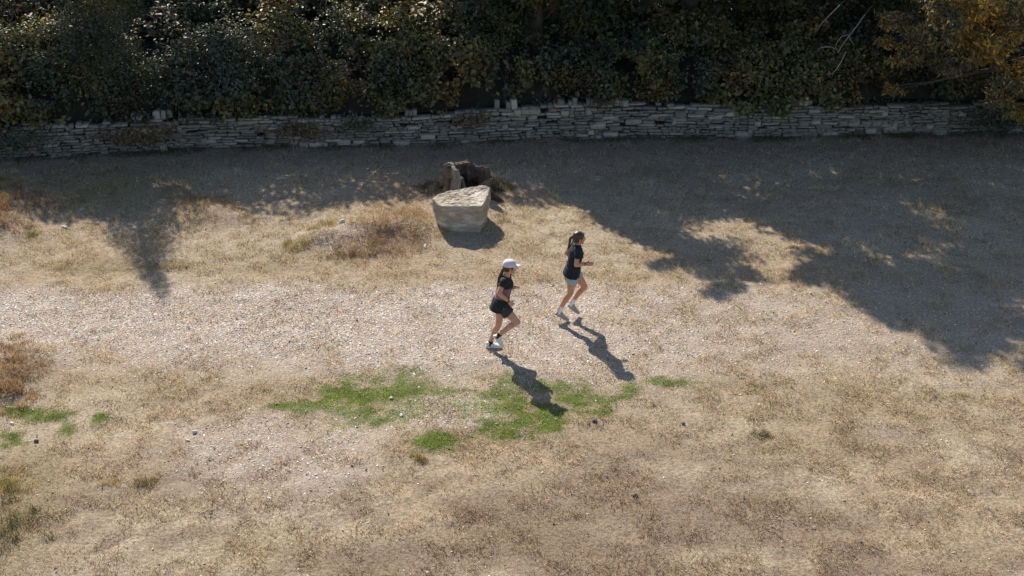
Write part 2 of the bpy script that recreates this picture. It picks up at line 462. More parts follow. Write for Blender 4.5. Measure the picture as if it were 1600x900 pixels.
def stone_shape(seed):
    """unit slab with broken corners and a raised face: 28 triangles"""
    r = random.Random(seed)
    j = lambda s: r.uniform(-s, s)
    V = []
    for yy, ins in ((0.5, 0.0), (-0.38, 0.0), (-0.5, 0.09)):
        for sx, sz in ((-1, -1), (1, -1), (1, 1), (-1, 1)):
            V.append(((sx * (0.5 - ins)) + j(0.075), yy + j(0.08), sz * (0.5 - ins * 1.3) + j(0.13)))
    F = [(0, 1, 2, 3), (11, 10, 9, 8)]
    for b0 in (0, 4):
        for k in range(4):
            F.append((b0 + k, b0 + 4 + k, b0 + 4 + (k + 1) % 4, b0 + (k + 1) % 4))
    return np.array(V), np.array(F)
shapes = [stone_shape(100 + i) for i in range(24)]
stone_mesh = []
for i, (V, F) in enumerate(shapes):
    me = mesh_from('stone', V, F); me.materials.append(M['wall_stone']); stone_mesh.append(me)
stones = []
z = 0.0; course = 0
rr = random.Random(11)
zlist = []
z = -0.03
while z < 0.74:
    h_ = rr.choice((0.034, 0.042, 0.05, 0.058, 0.07, 0.085))
    zlist.append((z, h_)); z += h_ + 0.004
for z, h_ in zlist:
    x = -13.4 + rr.uniform(0, 0.3)
    while x < 13.4:
        w = (0.08 + 0.29 * rr.random() ** 1.5) * (1.25 if h_ > 0.06 else 1.0)
        top = float(wall_h(x)) + 0.06 * rr.uniform(-1, 1)
        if z + h_ * 0.5 < top and rr.random() > 0.015:
            wav = 0.05 * math.sin(x * 0.45 + 0.8) + 0.012 * math.sin(x * 2.3 + z * 9)
            hh = h_ * rr.uniform(0.55, 0.93)
            if rr.random() < 0.13 and z + 2 * h_ < top: hh = h_ * 1.9
            stones.append((x + w / 2, z + h_ / 2 + wav * (0.3 + z), w * rr.uniform(0.93, 0.985), hh, rr.uniform(0.18, 0.28), rr.gauss(0, 0.03), rr.uniform(-0.05, 0.05), rr.uniform(-0.06, 0.06)))
        x += w
# upright cope stones left on parts of the wall top
for a_, b_ in ((1208, 1292), (872, 978), (772, 806), (632, 650), (212, 272)):
    xa, xb = at(a_, 175, 25.6).x, at(b_, 175, 25.6).x
    x = xa
    while x < xb:
        w = rr.uniform(0.07, 0.16); hh = rr.uniform(0.10, 0.20)
        if rr.random() > 0.18:
            stones.append((x + w / 2, float(wall_h(x)) + hh / 2 - 0.015, w * 0.95, hh, 0.2, rr.uniform(-0.03, 0.03), rr.uniform(-0.16, 0.16), rr.uniform(-0.1, 0.1)))
        x += w
vis = [s for s in stones if abs(s[0]) < 11.3]
order = sorted(vis, key=lambda s: -s[2] * s[3])
big = set(id(s) for s in order[:300])
SV, SF, off = [], [], 0
for i, s in enumerate(stones):
    x, z, w, hh, d, dy, ry, rz = s
    sl = float(wall_y(x + 0.1) - wall_y(x - 0.1)) / 0.2
    loc = Vector((x, float(wall_y(x)) + dy + d / 2, z)) - wl
    if id(s) in big:
        o = bpy.data.objects.new('stone', stone_mesh[i % 24]); COL.objects.link(o)
        o.parent = wall; o.location = loc; o.scale = (w, d, hh)
        o.rotation_euler = (rr.uniform(-0.05, 0.05), ry, math.atan(sl) + rz)
    else:
        Mx = Matrix.LocRotScale(loc, Matrix.Rotation(math.atan(sl) + rz, 3, 'Z') @ Matrix.Rotation(ry, 3, 'Y'), Vector((w, d, hh)))
        V, F = shapes[i % 24]
        A = np.array(Mx)
        SV.append(V @ A[:3, :3].T + A[:3, 3]); SF.append(F + off); off += len(V)
o = link('small_stones', mesh_from('small_stones', np.concatenate(SV), np.concatenate(SF)), M['wall_stone'], wall)
tag(o, kind='stuff')

# ------------------------------------------------------------------ hedge, shrubs and trees
LEAF_G = np.array([[0.075, 0.088, 0.045], [0.09, 0.10, 0.05], [0.06, 0.072, 0.045], [0.115, 0.115, 0.055], [0.075, 0.08, 0.055], [0.10, 0.085, 0.055]])
LEAF_B = np.array([[0.13, 0.075, 0.04], [0.16, 0.10, 0.045], [0.10, 0.055, 0.04], [0.17, 0.13, 0.05]])
LEAF_Y = np.array([[0.36, 0.255, 0.10], [0.29, 0.20, 0.095], [0.20, 0.165, 0.08], [0.44, 0.30, 0.10], [0.18, 0.13, 0.08], [0.12, 0.13, 0.065]])
def pick(pal, n, rs, var=0.3):
    return pal[rs.integers(0, len(pal), n)] * (1 + var * (rs.random((n, 1)) * 2 - 1))

def lump_points(lumps, per_area, rs, shell=0.35):
    """points near the surface of ellipsoid lumps with outward directions"""
    P, N = [], []
    for cx, cy, cz, rx, ry, rz in lumps:
        n = int(per_area * 4 * pi * ((rx * ry + rx * rz + ry * rz) / 3))
        d = rs.normal(size=(n, 3)); d /= np.linalg.norm(d, axis=1, keepdims=True)
        rad = 1 - shell * rs.random(n) ** 1.6 + 0.22 * rs.random(n) ** 6
        bumpy = 0.50 + 1.0 * fbm(d[:, 0] * 2.6 + cx * 3, d[:, 1] * 2.6 + d[:, 2] * 3.0 + cz * 3, 5, 3)
        P.append(np.c_[cx + d[:, 0] * rx * rad * bumpy, cy + d[:, 1] * ry * rad * bumpy, cz + d[:, 2] * rz * rad * bumpy])
        N.append(d)
    return np.concatenate(P), np.concatenate(N)

def foliage(name, lumps, per_area, size, pal, rs, mat, parent, base, brown=0.0, aspect=0.6, rnd=0.75, up=0.55, shell=0.35):
    if mat in (M['leaf'], M['sun_leaf']) and size > 0.07:
        per_area, size = per_area * 0.82, size * 1.08
    P, N = lump_points(lumps, per_area, rs, shell)
    k = P[:, 2] > 0.35
    if name == 'bramble_thicket':                         # deep pockets between the sprays
        k &= fbm(P[:, 0] * 1.5, P[:, 2] * 2.1 + P[:, 1] * 0.8, 23, 3) > 0.40 + 0.08 * (rs.random(len(P)) - 0.5)
    P, N = P[k], N[k]
    n = len(P)
    Nn = N * 0.6 + rs.normal(size=(n, 3)) * rnd + np.array([0, 0, up])
    C = pick(pal, n, rs)
    if brown > 0:
        b = sstep(1 - brown, 1 - brown + 0.2, 0.4 * rs.random(n) + 0.8 * fbm(P[:, 0] * 1.3, P[:, 2] * 1.0 + P[:, 1], 15))
        C = np.where((b > 0.5)[:, None], pick(LEAF_B, n, rs), C)
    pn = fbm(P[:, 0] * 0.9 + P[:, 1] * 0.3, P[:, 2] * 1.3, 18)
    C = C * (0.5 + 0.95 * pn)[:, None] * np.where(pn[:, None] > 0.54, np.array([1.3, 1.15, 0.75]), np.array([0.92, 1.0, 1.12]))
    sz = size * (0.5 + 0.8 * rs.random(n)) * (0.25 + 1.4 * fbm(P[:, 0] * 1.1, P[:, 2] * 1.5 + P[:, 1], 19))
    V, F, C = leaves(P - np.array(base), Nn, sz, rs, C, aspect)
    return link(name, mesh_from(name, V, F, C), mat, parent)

# the tangled lower face of the hedge: nobody could count its leaves or stems
rs = np.random.default_rng(21)
lumps = []
for x in np.arange(-14.5, 14.6, 0.58):
    yw = float(wall_y(x)); sw = 0.35 * (vnoise(np.array([x * 0.6]), np.array([3.3]), 2)[0] - 0.5); hz = 0.65 * (vnoise(np.array([x * 0.45]), np.array([8.3]), 2)[0] - 0.5)
    for z, dy in ((0.86, 0.24), (1.02, 0.42), (1.3, 0.36), (1.55, 0.5), (1.75, 0.9), (1.98, 1.4), (2.2, 1.95), (2.42, 2.5), (2.6, 3.0)):
        q = rs.uniform(0.75, 1.3) * (0.6 if z < 0.9 else 1)
        lumps.append((x + rs.normal() * 0.24, yw + dy - (0.16 * rs.random() if z < 0.9 else 0) + sw + rs.normal() * 0.14, z + hz * min(1.2, z - 0.8) + rs.normal() * 0.13, rs.uniform(0.36, 0.6) * q, rs.uniform(0.28, 0.42) * q, rs.uniform(0.26, 0.42) * q))
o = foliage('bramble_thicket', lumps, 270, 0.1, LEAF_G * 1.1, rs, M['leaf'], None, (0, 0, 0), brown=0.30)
tag(o, 'dark tangled bramble and ivy thicket hanging above the stone wall', 'thicket', kind='stuff')
# arching canes with their leaves, and stems trailing out of the thicket
bm = bmesh.new(); CP, CN = [], []
for i in range(330):
    x = random.uniform(-12.5, 12.5); dy0 = random.uniform(0.1, 2.0); y0 = float(wall_y(x)) + dy0 + 0.2; z0 = 1.0 + 0.75 * dy0 + random.uniform(0, 0.35)
    Ln = random.uniform(0.4, 1.25); sx = random.uniform(-0.9, 0.9); up_ = random.uniform(0.1, 0.6)
    pts = [(x + sx * t * Ln, y0 - 0.55 * t * Ln, z0 + up_ * Ln * sin(t * 2.6) - Ln * t * t * 0.75) for t in np.linspace(0, 1, 7)]
    pts = [q for q in pts if q[2] > 0.45]
    if len(pts) < 3: continue
    tube(bm, pts, [0.007 * (1 - 0.6 * k / (len(pts) - 1)) for k in range(len(pts))], 4)
    if i % 4 != 0:
        for k in range(int(26 * Ln)):
            t = random.uniform(0, len(pts) - 1.001); a_ = Vector(pts[int(t)]).lerp(Vector(pts[int(t) + 1]), t % 1)
            CP.append((a_.x + random.gauss(0, 0.05), a_.y + random.gauss(0, 0.05), a_.z + random.gauss(0, 0.04))); CN.append((random.gauss(0, 0.5), random.gauss(-0.2, 0.5), 0.9))
tag(link('bramble_stems', bm_mesh('bramble_stems', bm), M['twig']), 'thin brown bramble stems arching out of the thicket', 'stems', kind='stuff')
n = len(CP); C = pick(np.r_[LEAF_G * 1.2, LEAF_B], n, rs)
V, F, C = leaves(np.array(CP), np.array(CN), 0.06 + 0.07 * rs.random(n), rs, C, 0.65)
tag(link('bramble_leaves', mesh_from('bramble_leaves', V, F, C), M['leaf']), 'loose leaves on the arching bramble stems', 'leaves', kind='stuff')

def shrub(name, label, cat, spots, per_area, size, pal, seed, group=None, brown=0.0, mat='leaf', aspect=0.6, up=0.55, rnd=0.75):
    """spots: lumps; stem fans from the ground under them"""
    rs = np.random.default_rng(seed)
    cx = float(np.mean([s[0] for s in spots])); cy = float(np.mean([s[1] for s in spots]))
    base = (cx, cy + 0.2, 1.5)
    spots = [(a_, b_, c_, d_ * 1.12, e_ * 1.1, f_ * 1.1) for a_, b_, c_, d_, e_, f_ in spots]
    low = [(s_[0] + rs.normal() * 0.25, s_[1] - 0.05, s_[2] - s_[5] * 0.95, s_[3] * 0.85, s_[4] * 0.8, s_[5] * 0.8) for s_ in spots]
    fill = spots + [q for q in low if 1.15 < q[2] < 4 and rs.random() < (0.3 if group == 'shrubs along the hedge top' else 1)]
    e = empty(name, base, label, cat, group)
    airy = name != 'tall_bush'                            # open sprays the sun reaches into
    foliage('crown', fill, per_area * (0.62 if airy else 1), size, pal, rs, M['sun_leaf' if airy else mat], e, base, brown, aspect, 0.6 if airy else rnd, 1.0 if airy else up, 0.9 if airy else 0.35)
    bm = bmesh.new()
    for s in spots:
        a_ = Vector((0, 0.5, -0.6)); b_ = Vector((s[0] - cx, s[1] - cy - 0.1, s[2] - 1.5))
        mid = (a_ + b_) / 2 + Vector((rs.normal() * 0.1, rs.normal() * 0.1, 0.1))
        bm = bmesh.new()
        tube(bm, [a_, mid, b_], [0.03, 0.02, 0.007], 6)
        link('stem', bm_mesh('stem', bm), M['twig'], e)
    return e

def L(px, py, Y, rx, ry, rz):
    q = at(px, py, Y); return (q.x, q.y, q.z, rx, ry, rz)

def LS(px, py, Yq, rx, ry, rz):
    """a clump on the sloping top of the thicket"""
    x_ = at(px, py, Yq).x
    q = L(px, py, float(wall_y(x_)) + 0.5 + max(0, 116 - py) * 0.019, rx, ry, rz * 0.85)
    return (q[0], q[1], q[2] + 0.1, q[3], q[4], q[5])
GS = 'shrubs along the hedge top'  # leaf colours brightened for sunlit shrubs, darkened for shaded ones
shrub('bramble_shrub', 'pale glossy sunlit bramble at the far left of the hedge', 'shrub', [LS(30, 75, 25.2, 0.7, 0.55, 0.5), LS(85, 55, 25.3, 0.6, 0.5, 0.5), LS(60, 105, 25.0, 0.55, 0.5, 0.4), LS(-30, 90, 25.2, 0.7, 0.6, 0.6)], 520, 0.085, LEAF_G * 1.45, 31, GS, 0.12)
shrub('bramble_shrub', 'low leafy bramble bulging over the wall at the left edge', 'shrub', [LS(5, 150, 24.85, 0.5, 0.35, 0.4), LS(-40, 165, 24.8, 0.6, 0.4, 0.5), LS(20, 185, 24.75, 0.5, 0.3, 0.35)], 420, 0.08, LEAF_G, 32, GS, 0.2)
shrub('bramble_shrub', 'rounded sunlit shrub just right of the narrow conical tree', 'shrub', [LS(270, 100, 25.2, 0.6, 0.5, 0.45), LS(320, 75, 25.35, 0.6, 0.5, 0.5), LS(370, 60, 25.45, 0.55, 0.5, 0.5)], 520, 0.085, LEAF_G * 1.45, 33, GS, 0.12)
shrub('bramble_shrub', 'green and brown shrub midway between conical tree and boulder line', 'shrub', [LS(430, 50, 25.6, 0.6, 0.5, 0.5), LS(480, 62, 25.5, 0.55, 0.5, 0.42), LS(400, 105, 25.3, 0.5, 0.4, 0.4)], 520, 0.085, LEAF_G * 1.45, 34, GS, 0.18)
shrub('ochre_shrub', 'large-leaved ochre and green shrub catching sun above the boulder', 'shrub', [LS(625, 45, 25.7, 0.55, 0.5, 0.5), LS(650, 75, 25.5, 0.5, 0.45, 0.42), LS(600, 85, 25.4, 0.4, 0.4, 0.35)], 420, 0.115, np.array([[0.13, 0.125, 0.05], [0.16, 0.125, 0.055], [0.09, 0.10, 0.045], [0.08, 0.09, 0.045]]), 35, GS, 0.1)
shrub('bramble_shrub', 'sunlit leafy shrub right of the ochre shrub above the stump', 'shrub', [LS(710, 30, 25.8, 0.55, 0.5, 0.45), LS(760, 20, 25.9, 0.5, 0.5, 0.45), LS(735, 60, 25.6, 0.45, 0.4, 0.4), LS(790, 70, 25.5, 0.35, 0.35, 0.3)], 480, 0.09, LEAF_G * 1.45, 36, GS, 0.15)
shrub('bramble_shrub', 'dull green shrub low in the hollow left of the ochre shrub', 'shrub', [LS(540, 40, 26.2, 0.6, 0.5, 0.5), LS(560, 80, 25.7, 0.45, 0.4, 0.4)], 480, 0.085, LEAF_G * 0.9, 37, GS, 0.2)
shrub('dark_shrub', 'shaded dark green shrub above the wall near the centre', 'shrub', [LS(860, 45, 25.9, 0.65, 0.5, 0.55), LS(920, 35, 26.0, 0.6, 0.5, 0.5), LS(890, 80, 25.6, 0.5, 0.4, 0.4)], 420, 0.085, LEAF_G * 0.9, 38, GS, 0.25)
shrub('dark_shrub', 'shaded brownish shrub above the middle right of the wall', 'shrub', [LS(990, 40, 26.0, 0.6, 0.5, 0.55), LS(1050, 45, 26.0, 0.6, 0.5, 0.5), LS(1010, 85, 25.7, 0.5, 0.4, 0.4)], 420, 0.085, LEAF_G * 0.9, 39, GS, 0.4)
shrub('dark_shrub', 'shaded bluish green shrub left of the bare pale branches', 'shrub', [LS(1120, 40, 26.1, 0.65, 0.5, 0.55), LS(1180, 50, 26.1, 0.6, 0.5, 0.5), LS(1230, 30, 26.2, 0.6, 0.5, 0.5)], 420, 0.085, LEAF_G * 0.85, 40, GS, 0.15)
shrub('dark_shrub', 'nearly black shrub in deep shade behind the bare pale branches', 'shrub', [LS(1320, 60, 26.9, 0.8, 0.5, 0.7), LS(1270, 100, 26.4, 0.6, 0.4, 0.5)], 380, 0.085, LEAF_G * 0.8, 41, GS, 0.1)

# taller shrubs farther back fill the view over the hedge
GB = 'tall bushes behind the hedge'
back = [(-14.5, 'leftmost tall bush behind the hedge'), (-12.2, 'tall dark bush behind the pale bramble at the left'), (-9.6, 'tall dark bush behind the narrow conical tree'), (-7.2, 'tall dark bush in the gap right of the conical tree'),
        (-4.8, 'tall dark bush behind the green and brown shrub'), (-2.6, 'tall dark bush behind the ochre shrub'), (-0.4, 'tall dark bush behind the shrub above the stump'), (2.0, 'tall dark bush behind the central shaded shrub'),
        (4.4, 'tall dark bush behind the brownish shaded shrub'), (6.8, 'tall dark bush behind the bare pale branches'), (9.2, 'tall dark bush behind the yellowing tree'), (11.6, 'tall dark bush behind the right end of the wall')]
for i, (x, lab) in enumerate(back):
    yb = float(wall_y(x)) + 4.1; hi = 2.3 if x > -1 else -0.1
    q = np.random.default_rng(200 + i)
    sp = [(x + q.normal() * 0.3, yb + q.normal() * 0.2, 2.4, 1.2, 0.7, 0.8), (x + 0.55 + q.normal() * 0.15, yb + 0.3, 3.1 + hi, 0.95, 0.75, 0.85), (x - 0.6 + q.normal() * 0.15, yb + 0.3, 3.15 + hi, 0.95, 0.75, 0.85), (x - 0.8, yb + 0.1, 2.8 + hi * 0.5, 0.95, 0.6, 0.85), (x + 0.8, yb, 2.7 + hi * 0.6, 0.95, 0.6, 0.85)]
    if x > -1:  # right-hand bushes made taller and fuller to block the sun
        sp += [(x + 1.1, yb + 0.2, 4.4, 0.9, 0.6, 0.9), (x - 1.1, yb + 0.2, 4.3, 0.9, 0.6, 0.9)]
    else:                                            # unseen leaf band added above a gap to lengthen the hedge's ground shadow
        sp += [(x + q.normal() * 0.2, yb, 5.4 + q.normal() * 0.08, 1.25, 0.6, 0.4), (x + 0.9, yb + 0.1, 5.3 + q.normal() * 0.08, 0.8, 0.55, 0.38), (x - 0.9, yb + 0.1, 5.3 + q.normal() * 0.08, 0.8, 0.55, 0.38)]
    shrub('tall_bush', lab, 'bush', sp, 190, 0.135, LEAF_G * 0.85, 300 + i, GB, 0.12)

def tree(name, label, base, trunk_top, r0, lumps, per_area, size, pal, seed, aspect=0.45, group=None, rnd=0.9, shell=0.7, up=0.4, mat='tree_leaf', sprays=0):
    rs = np.random.default_rng(seed)
    e = empty(name, base, label, 'tree', group)
    b = Vector(base); tt = Vector(trunk_top) - b
    bm = bmesh.new()
    path = [tt * t + Vector((0.08 * sin(t * 5 + seed), 0.08 * cos(t * 4 + seed), 0)) * t for t in np.linspace(0, 1, 7)]
    path[0] = path[0] - Vector((0, 0, 0.5))
    tube(bm, path, [r0 * (1.25 - t) for t in np.linspace(0, 1, 7)], 10, 0.06)
    link('trunk', bm_mesh('trunk', bm), M['bark'], e)
    for lx, ly, lz, rx, ry, rz in lumps:
        tip = Vector((lx, ly, lz)) - b
        k = max(1, min(5, int(6 * (tip.z * 0.75) / max(tt.z, 0.1))))
        s = path[k]
        bm = bmesh.new()
        mid = s.lerp(tip, 0.5) + Vector((rs.normal() * 0.12, rs.normal() * 0.12, 0.15))
        tube(bm, [s, mid, tip], [r0 * 0.35, r0 * 0.22, r0 * 0.06], 6)
        for q in range(5):
            dd = Vector(rs.normal(size=3)).normalized()
            end = tip + Vector((dd.x * rx, dd.y * ry, dd.z * rz)) * 0.8
            tube(bm, [mid.lerp(tip, 0.6), (tip + end) / 2 + Vector((0, 0, 0.05)), end], [r0 * 0.1, r0 * 0.06, 0.006], 5)
        link('limb', bm_mesh('limb', bm), M['bark'], e)
    if sprays:
        fl = []
        for lx, ly, lz, rx, ry, rz in lumps:
            for q in range(sprays):
                dd = rs.normal(size=3); dd /= np.linalg.norm(dd); k = rs.uniform(0.2, 0.95); f = rs.uniform(0.24, 0.46)
                fl.append((lx + dd[0] * rx * k, ly + dd[1] * ry * k, lz + dd[2] * rz * k, rx * f * 1.25, ry * f, rz * f * 0.7))
        lumps = fl
    foliage('crown', lumps, per_area, size, pal, rs, M[mat], e, base, 0.0, aspect, rnd, up, shell)
    return e

# narrow conical tree on the left
cb = Vector((-8.9, float(wall_y(-8.9)) + 0.75, 1.2))
lum = [(cb.x + 0.05 * sin(k * 2.1), cb.y + 0.05 * cos(k * 1.7), 1.5 + k * 0.42, max(0.16, 0.95 * (1 - (k / 10.4) ** 2.2)), max(0.16, 0.8 * (1 - (k / 10.4) ** 2.2)), 0.45) for k in range(11)]
tree('conical_tree', 'narrow conical small-leaved tree rising from the hedge at left', tuple(cb), (cb.x, cb.y, 5.6), 0.07, lum, 520, 0.062, LEAF_G * 0.95, 51, 0.5, None, 0.8, 0.5, 0.5, 'leaf')

TG = np.array([[0.05, 0.062, 0.032], [0.06, 0.072, 0.036], [0.07, 0.075, 0.04]])
GT = 'trees behind the hedge'
def crown(c, spec, seed):
    q = np.random.default_rng(seed)
    return [(c[0] + dx, c[1] + dy, c[2] + dz, r * q.uniform(0.9, 1.1), r * 0.85, r * 0.75) for dx, dy, dz, r in spec]
tree('broadleaf_tree', 'small tree in the hedge whose pointed shadow falls right of the runners', (0.6, 27.6, 1.7), (0.6, 27.2, 6.2), 0.13,
     crown((0.55, 26.9, 5.2), [(-0.3, 0, -1.5, 0.95), (0.4, 0.1, -1.2, 1.0), (0.1, 0, -0.4, 0.95), (0.6, -0.1, 0.0, 0.75), (-0.1, 0, 0.5, 0.7), (0.3, 0, 1.15, 0.5), (0.0, 0, 1.6, 0.32), (1.15, 0, -1.2, 0.65), (0.75, -0.05, 0.95, 0.35), (-0.4, 0.1, -2.2, 1.0), (0.8, 0.1, -2.2, 1.1), (1.9, 0.1, -2.1, 1.0)], 1), 210, 0.13, TG, 61, group=GT, sprays=14)
tree('broadleaf_tree', 'tall tree behind the hedge casting the broad shadow at right', (4.2, 28.6, 1.7), (4.0, 27.6, 8.6), 0.2,
     crown((3.7, 27.3, 6.6), [(-0.95, 0, -0.2, 0.75), (-0.75, 0, 0.5, 0.6), (-0.5, 0, 1.0, 0.75), (-0.2, 0, 0.1, 1.1), (0.9, 0, 0.3, 1.2), (0.1, 0.1, 1.1, 1.0), (-0.3, 0, 2.0, 0.75), (0.9, 0, 1.6, 0.8), (0.3, 0, 2.7, 0.42), (-0.1, 0, -1.6, 0.9), (1.2, 0, -1.4, 1.2), (0.3, 0, -2.4, 1.2), (1.5, 0, -2.5, 1.3), (-0.7, -0.3, -2.6, 0.9), (-1.5, -0.2, -2.8, 0.85), (-0.8, 0.0, 1.25, 0.4), (1.5, 0, 2.2, 0.45)], 2), 170, 0.15, TG, 62, group=GT, sprays=14)
tree('broadleaf_tree', 'wide tree behind the hedge left of the yellowing tree', (7.2, 28.8, 1.8), (7.0, 28.0, 8.4), 0.22,
     crown((6.2, 27.9, 6.2), [(-1.0, 0, -0.8, 1.1), (0.1, 0, -0.3, 1.3), (0.2, -0.1, 0.5, 1.2), (0.7, 0, 0.3, 1.0), (0.6, -0.2, -0.8, 1.1), (-0.5, 0, 0.9, 0.95), (0.3, 0, 1.2, 0.9), (-0.3, 0, -2.2, 1.2), (0.9, 0, -1.8, 1.1), (2.3, -0.2, -2.9, 1.1), (1.6, -0.1, -2.6, 1.1)], 3), 160, 0.15, TG, 63, group=GT, sprays=14)
tree('broadleaf_tree', 'broad dark tree behind the yellowing tree at the right edge', (11.6, 30.2, 1.8), (11.4, 29.8, 8.2), 0.24,
     crown((11.2, 29.6, 6.2), [(-1.2, 0, -0.8, 1.3), (0.2, 0, -0.2, 1.4), (1.4, 0, 0.1, 1.3), (-0.6, 0, 1.0, 1.0), (0.8, 0, 1.3, 1.1), (-0.3, 0, -2.3, 1.3), (1.4, 0, -2.2, 1.3)], 4), 110, 0.15, TG, 64, group=GT, sprays=14)
# yellowing tree at the right edge, its boughs hanging over the wall
yl = [L(px, py, Yq, r, r * 0.8, r * 0.62) for px, py, Yq, r in ((1400, 30, 25.3, 0.5), (1440, 60, 25.2, 0.6), (1500, 40, 25.1, 0.65), (1480, 95, 25.0, 0.5), (1420, 90, 25.2, 0.45), (1550, 80, 25.0, 0.65), (1385, 65, 25.4, 0.32),
      (1590, 45, 25.2, 0.7), (1590, 120, 24.8, 0.6), (1560, 155, 24.7, 0.42), (1610, 175, 24.6, 0.5), (1540, 5, 25.3, 0.7), (1460, 5, 25.3, 0.55), (1660, 90, 25.0, 0.8), (1660, 20, 25.2, 0.9), (1560, -70, 25.6, 0.9), (1680, -90, 25.8, 1.0), (1470, -60, 25.6, 0.6), (1400, 140, 25.4, 0.28))]
tree('yellowing_tree', 'yellow-brown leafed tree leaning over the wall in the top right corner', (12.6, 26.6, 0.9), (12.0, 26.0, 5.0), 0.2, yl, 250, 0.135, LEAF_Y, 65, 0.36, None, 0.9, 0.8, 0.25, sprays=14)

# creepers and dry stems hanging over the wall face
for lab, px, py, rx, rz, pal, sd, nn_ in (('dark green creeper covering the left end of the wall', 15, 215, 1.1, 0.36, LEAF_G, 81, 650), ('reddish brown creeper on the wall under the conical tree', 215, 210, 1.0, 0.25, LEAF_B, 82, 420),
                                    ('thin brown creeper hanging on the wall right of the reddish one', 470, 202, 0.8, 0.22, LEAF_B, 83, 260), ('small dark creeper on the wall left of the stump', 560, 190, 0.5, 0.2, LEAF_G, 84, 220),
                                    ('dark creeper hiding the right end of the wall', 1560, 185, 1.0, 0.35, LEAF_G * 0.8, 85, 900), ('dry stems hanging down the wall above the boulder', 735, 185, 0.5, 0.15, LEAF_B, 86, 140)):
    q = np.random.default_rng(sd); c = at(px, py, 25.0)
    c.y = float(wall_y(c.x)) - 0.02; c = at(px, py, c.y)
    e = empty('wall_creeper', (c.x, c.y, 0.0), lab, 'creeper', 'creepers on the stone wall')
    u_ = q.normal(size=nn_) * 0.45; v_ = q.normal(size=nn_) * 0.5
    P = np.c_[u_ * rx, -0.06 - 0.10 * q.random(nn_) * np.exp(-u_ ** 2), c.z + v_ * rz]
    P[:, 1] += wall_y(c.x + P[:, 0]) - c.y
    k = (P[:, 2] > 0.02) & (P[:, 2] < 1.15); P = P[k]; m_ = len(P)
    V, F, C = leaves(P, np.c_[q.normal(size=m_) * 0.5, -0.8 + q.normal(size=m_) * 0.4, 0.6 + q.normal(size=m_) * 0.4], 0.05 + 0.05 * q.random(m_), q, pick(pal, m_, q), 0.65)
    link('foliage', mesh_from('foliage', V, F, C), M['leaf'], e)
    bm = bmesh.new()
    for k in range(7):
        x0 = q.normal() * 0.4 * rx; x1 = x0 + q.normal() * 0.2; yy = float(wall_y(c.x + x0)) - c.y - 0.06
        bm = bmesh.new()
        tube(bm, [(x0, yy + 0.1, 0.85), (x0, yy - 0.02, 0.74), ((x0 + x1) / 2, yy - 0.03, 0.5), (x1, yy - 0.02, max(0.05, c.z - rz * 0.6))], [0.007, 0.007, 0.005, 0.003], 4)
        link('stem', bm_mesh('stem', bm), M['twig'], e)

# pale bare branches in the dark hedge
db = empty('dead_branch', tuple(at(1340, 40, 25.8)), 'bare pale forked branch hanging in the dark hedge', 'branch')
dbl = db.location.copy()
def twig_px(name, pts, r0, r1, parent, o, Yq=25.8):
    bm = bmesh.new()
    n = len(pts)
    P3 = [at(px, py, Yq + 0.06 * sin(i * 1.9 + px)) - o for i, (px, py) in enumerate(pts)]
    tube(bm, P3, [0.75 * (r0 + (r1 - r0) * i / (n - 1)) for i in range(n)], 6, 0.2)
    return link(name, bm_mesh(name, bm), M['pale_twig'], parent)
twig_px('bough', [(1352, 22), (1338, 42), (1326, 57), (1314, 74), (1309, 83)], 0.016, 0.012, db, dbl)
twig_px('twig', [(1309, 78), (1297, 73), (1283, 74), (1277, 80)], 0.016, 0.011, db, dbl)
twig_px('twig', [(1326, 57), (1330, 64), (1334, 71)], 0.014, 0.008, db, dbl)
twig_px('twig', [(1326, 54), (1315, 57), (1308, 66), (1305, 76)], 0.013, 0.009, db, dbl)
twig_px('twig', [(1322, 80), (1315, 95), (1308, 107), (1301, 115), (1292, 116)], 0.017, 0.010, db, dbl)
db2 = empty('dead_branch', tuple(at(1300, 15, 25.9)), 'short bare pale branch above the forked one', 'branch')
twig_px('twig', [(1312, 8), (1293, 27), (1284, 36), (1277, 48)], 0.016, 0.010, db2, db2.location.copy(), 25.9)
for root_, p0, p1, p2 in ((db, at(1352, 22, 25.83), at(1362, 10, 26.6), at(1366, 8, 27.6)), (db2, at(1312, 8, 25.9), at(1318, 2, 26.6), at(1322, 0, 27.6))):
    bm = bmesh.new(); o_ = root_.location
    tube(bm, [p0 - o_, p1 - o_, p2 - o_], [0.013, 0.018, 0.024], 6, 0.1)
    link('dark_bough', bm_mesh('dark_bough', bm), M['bark'], root_)

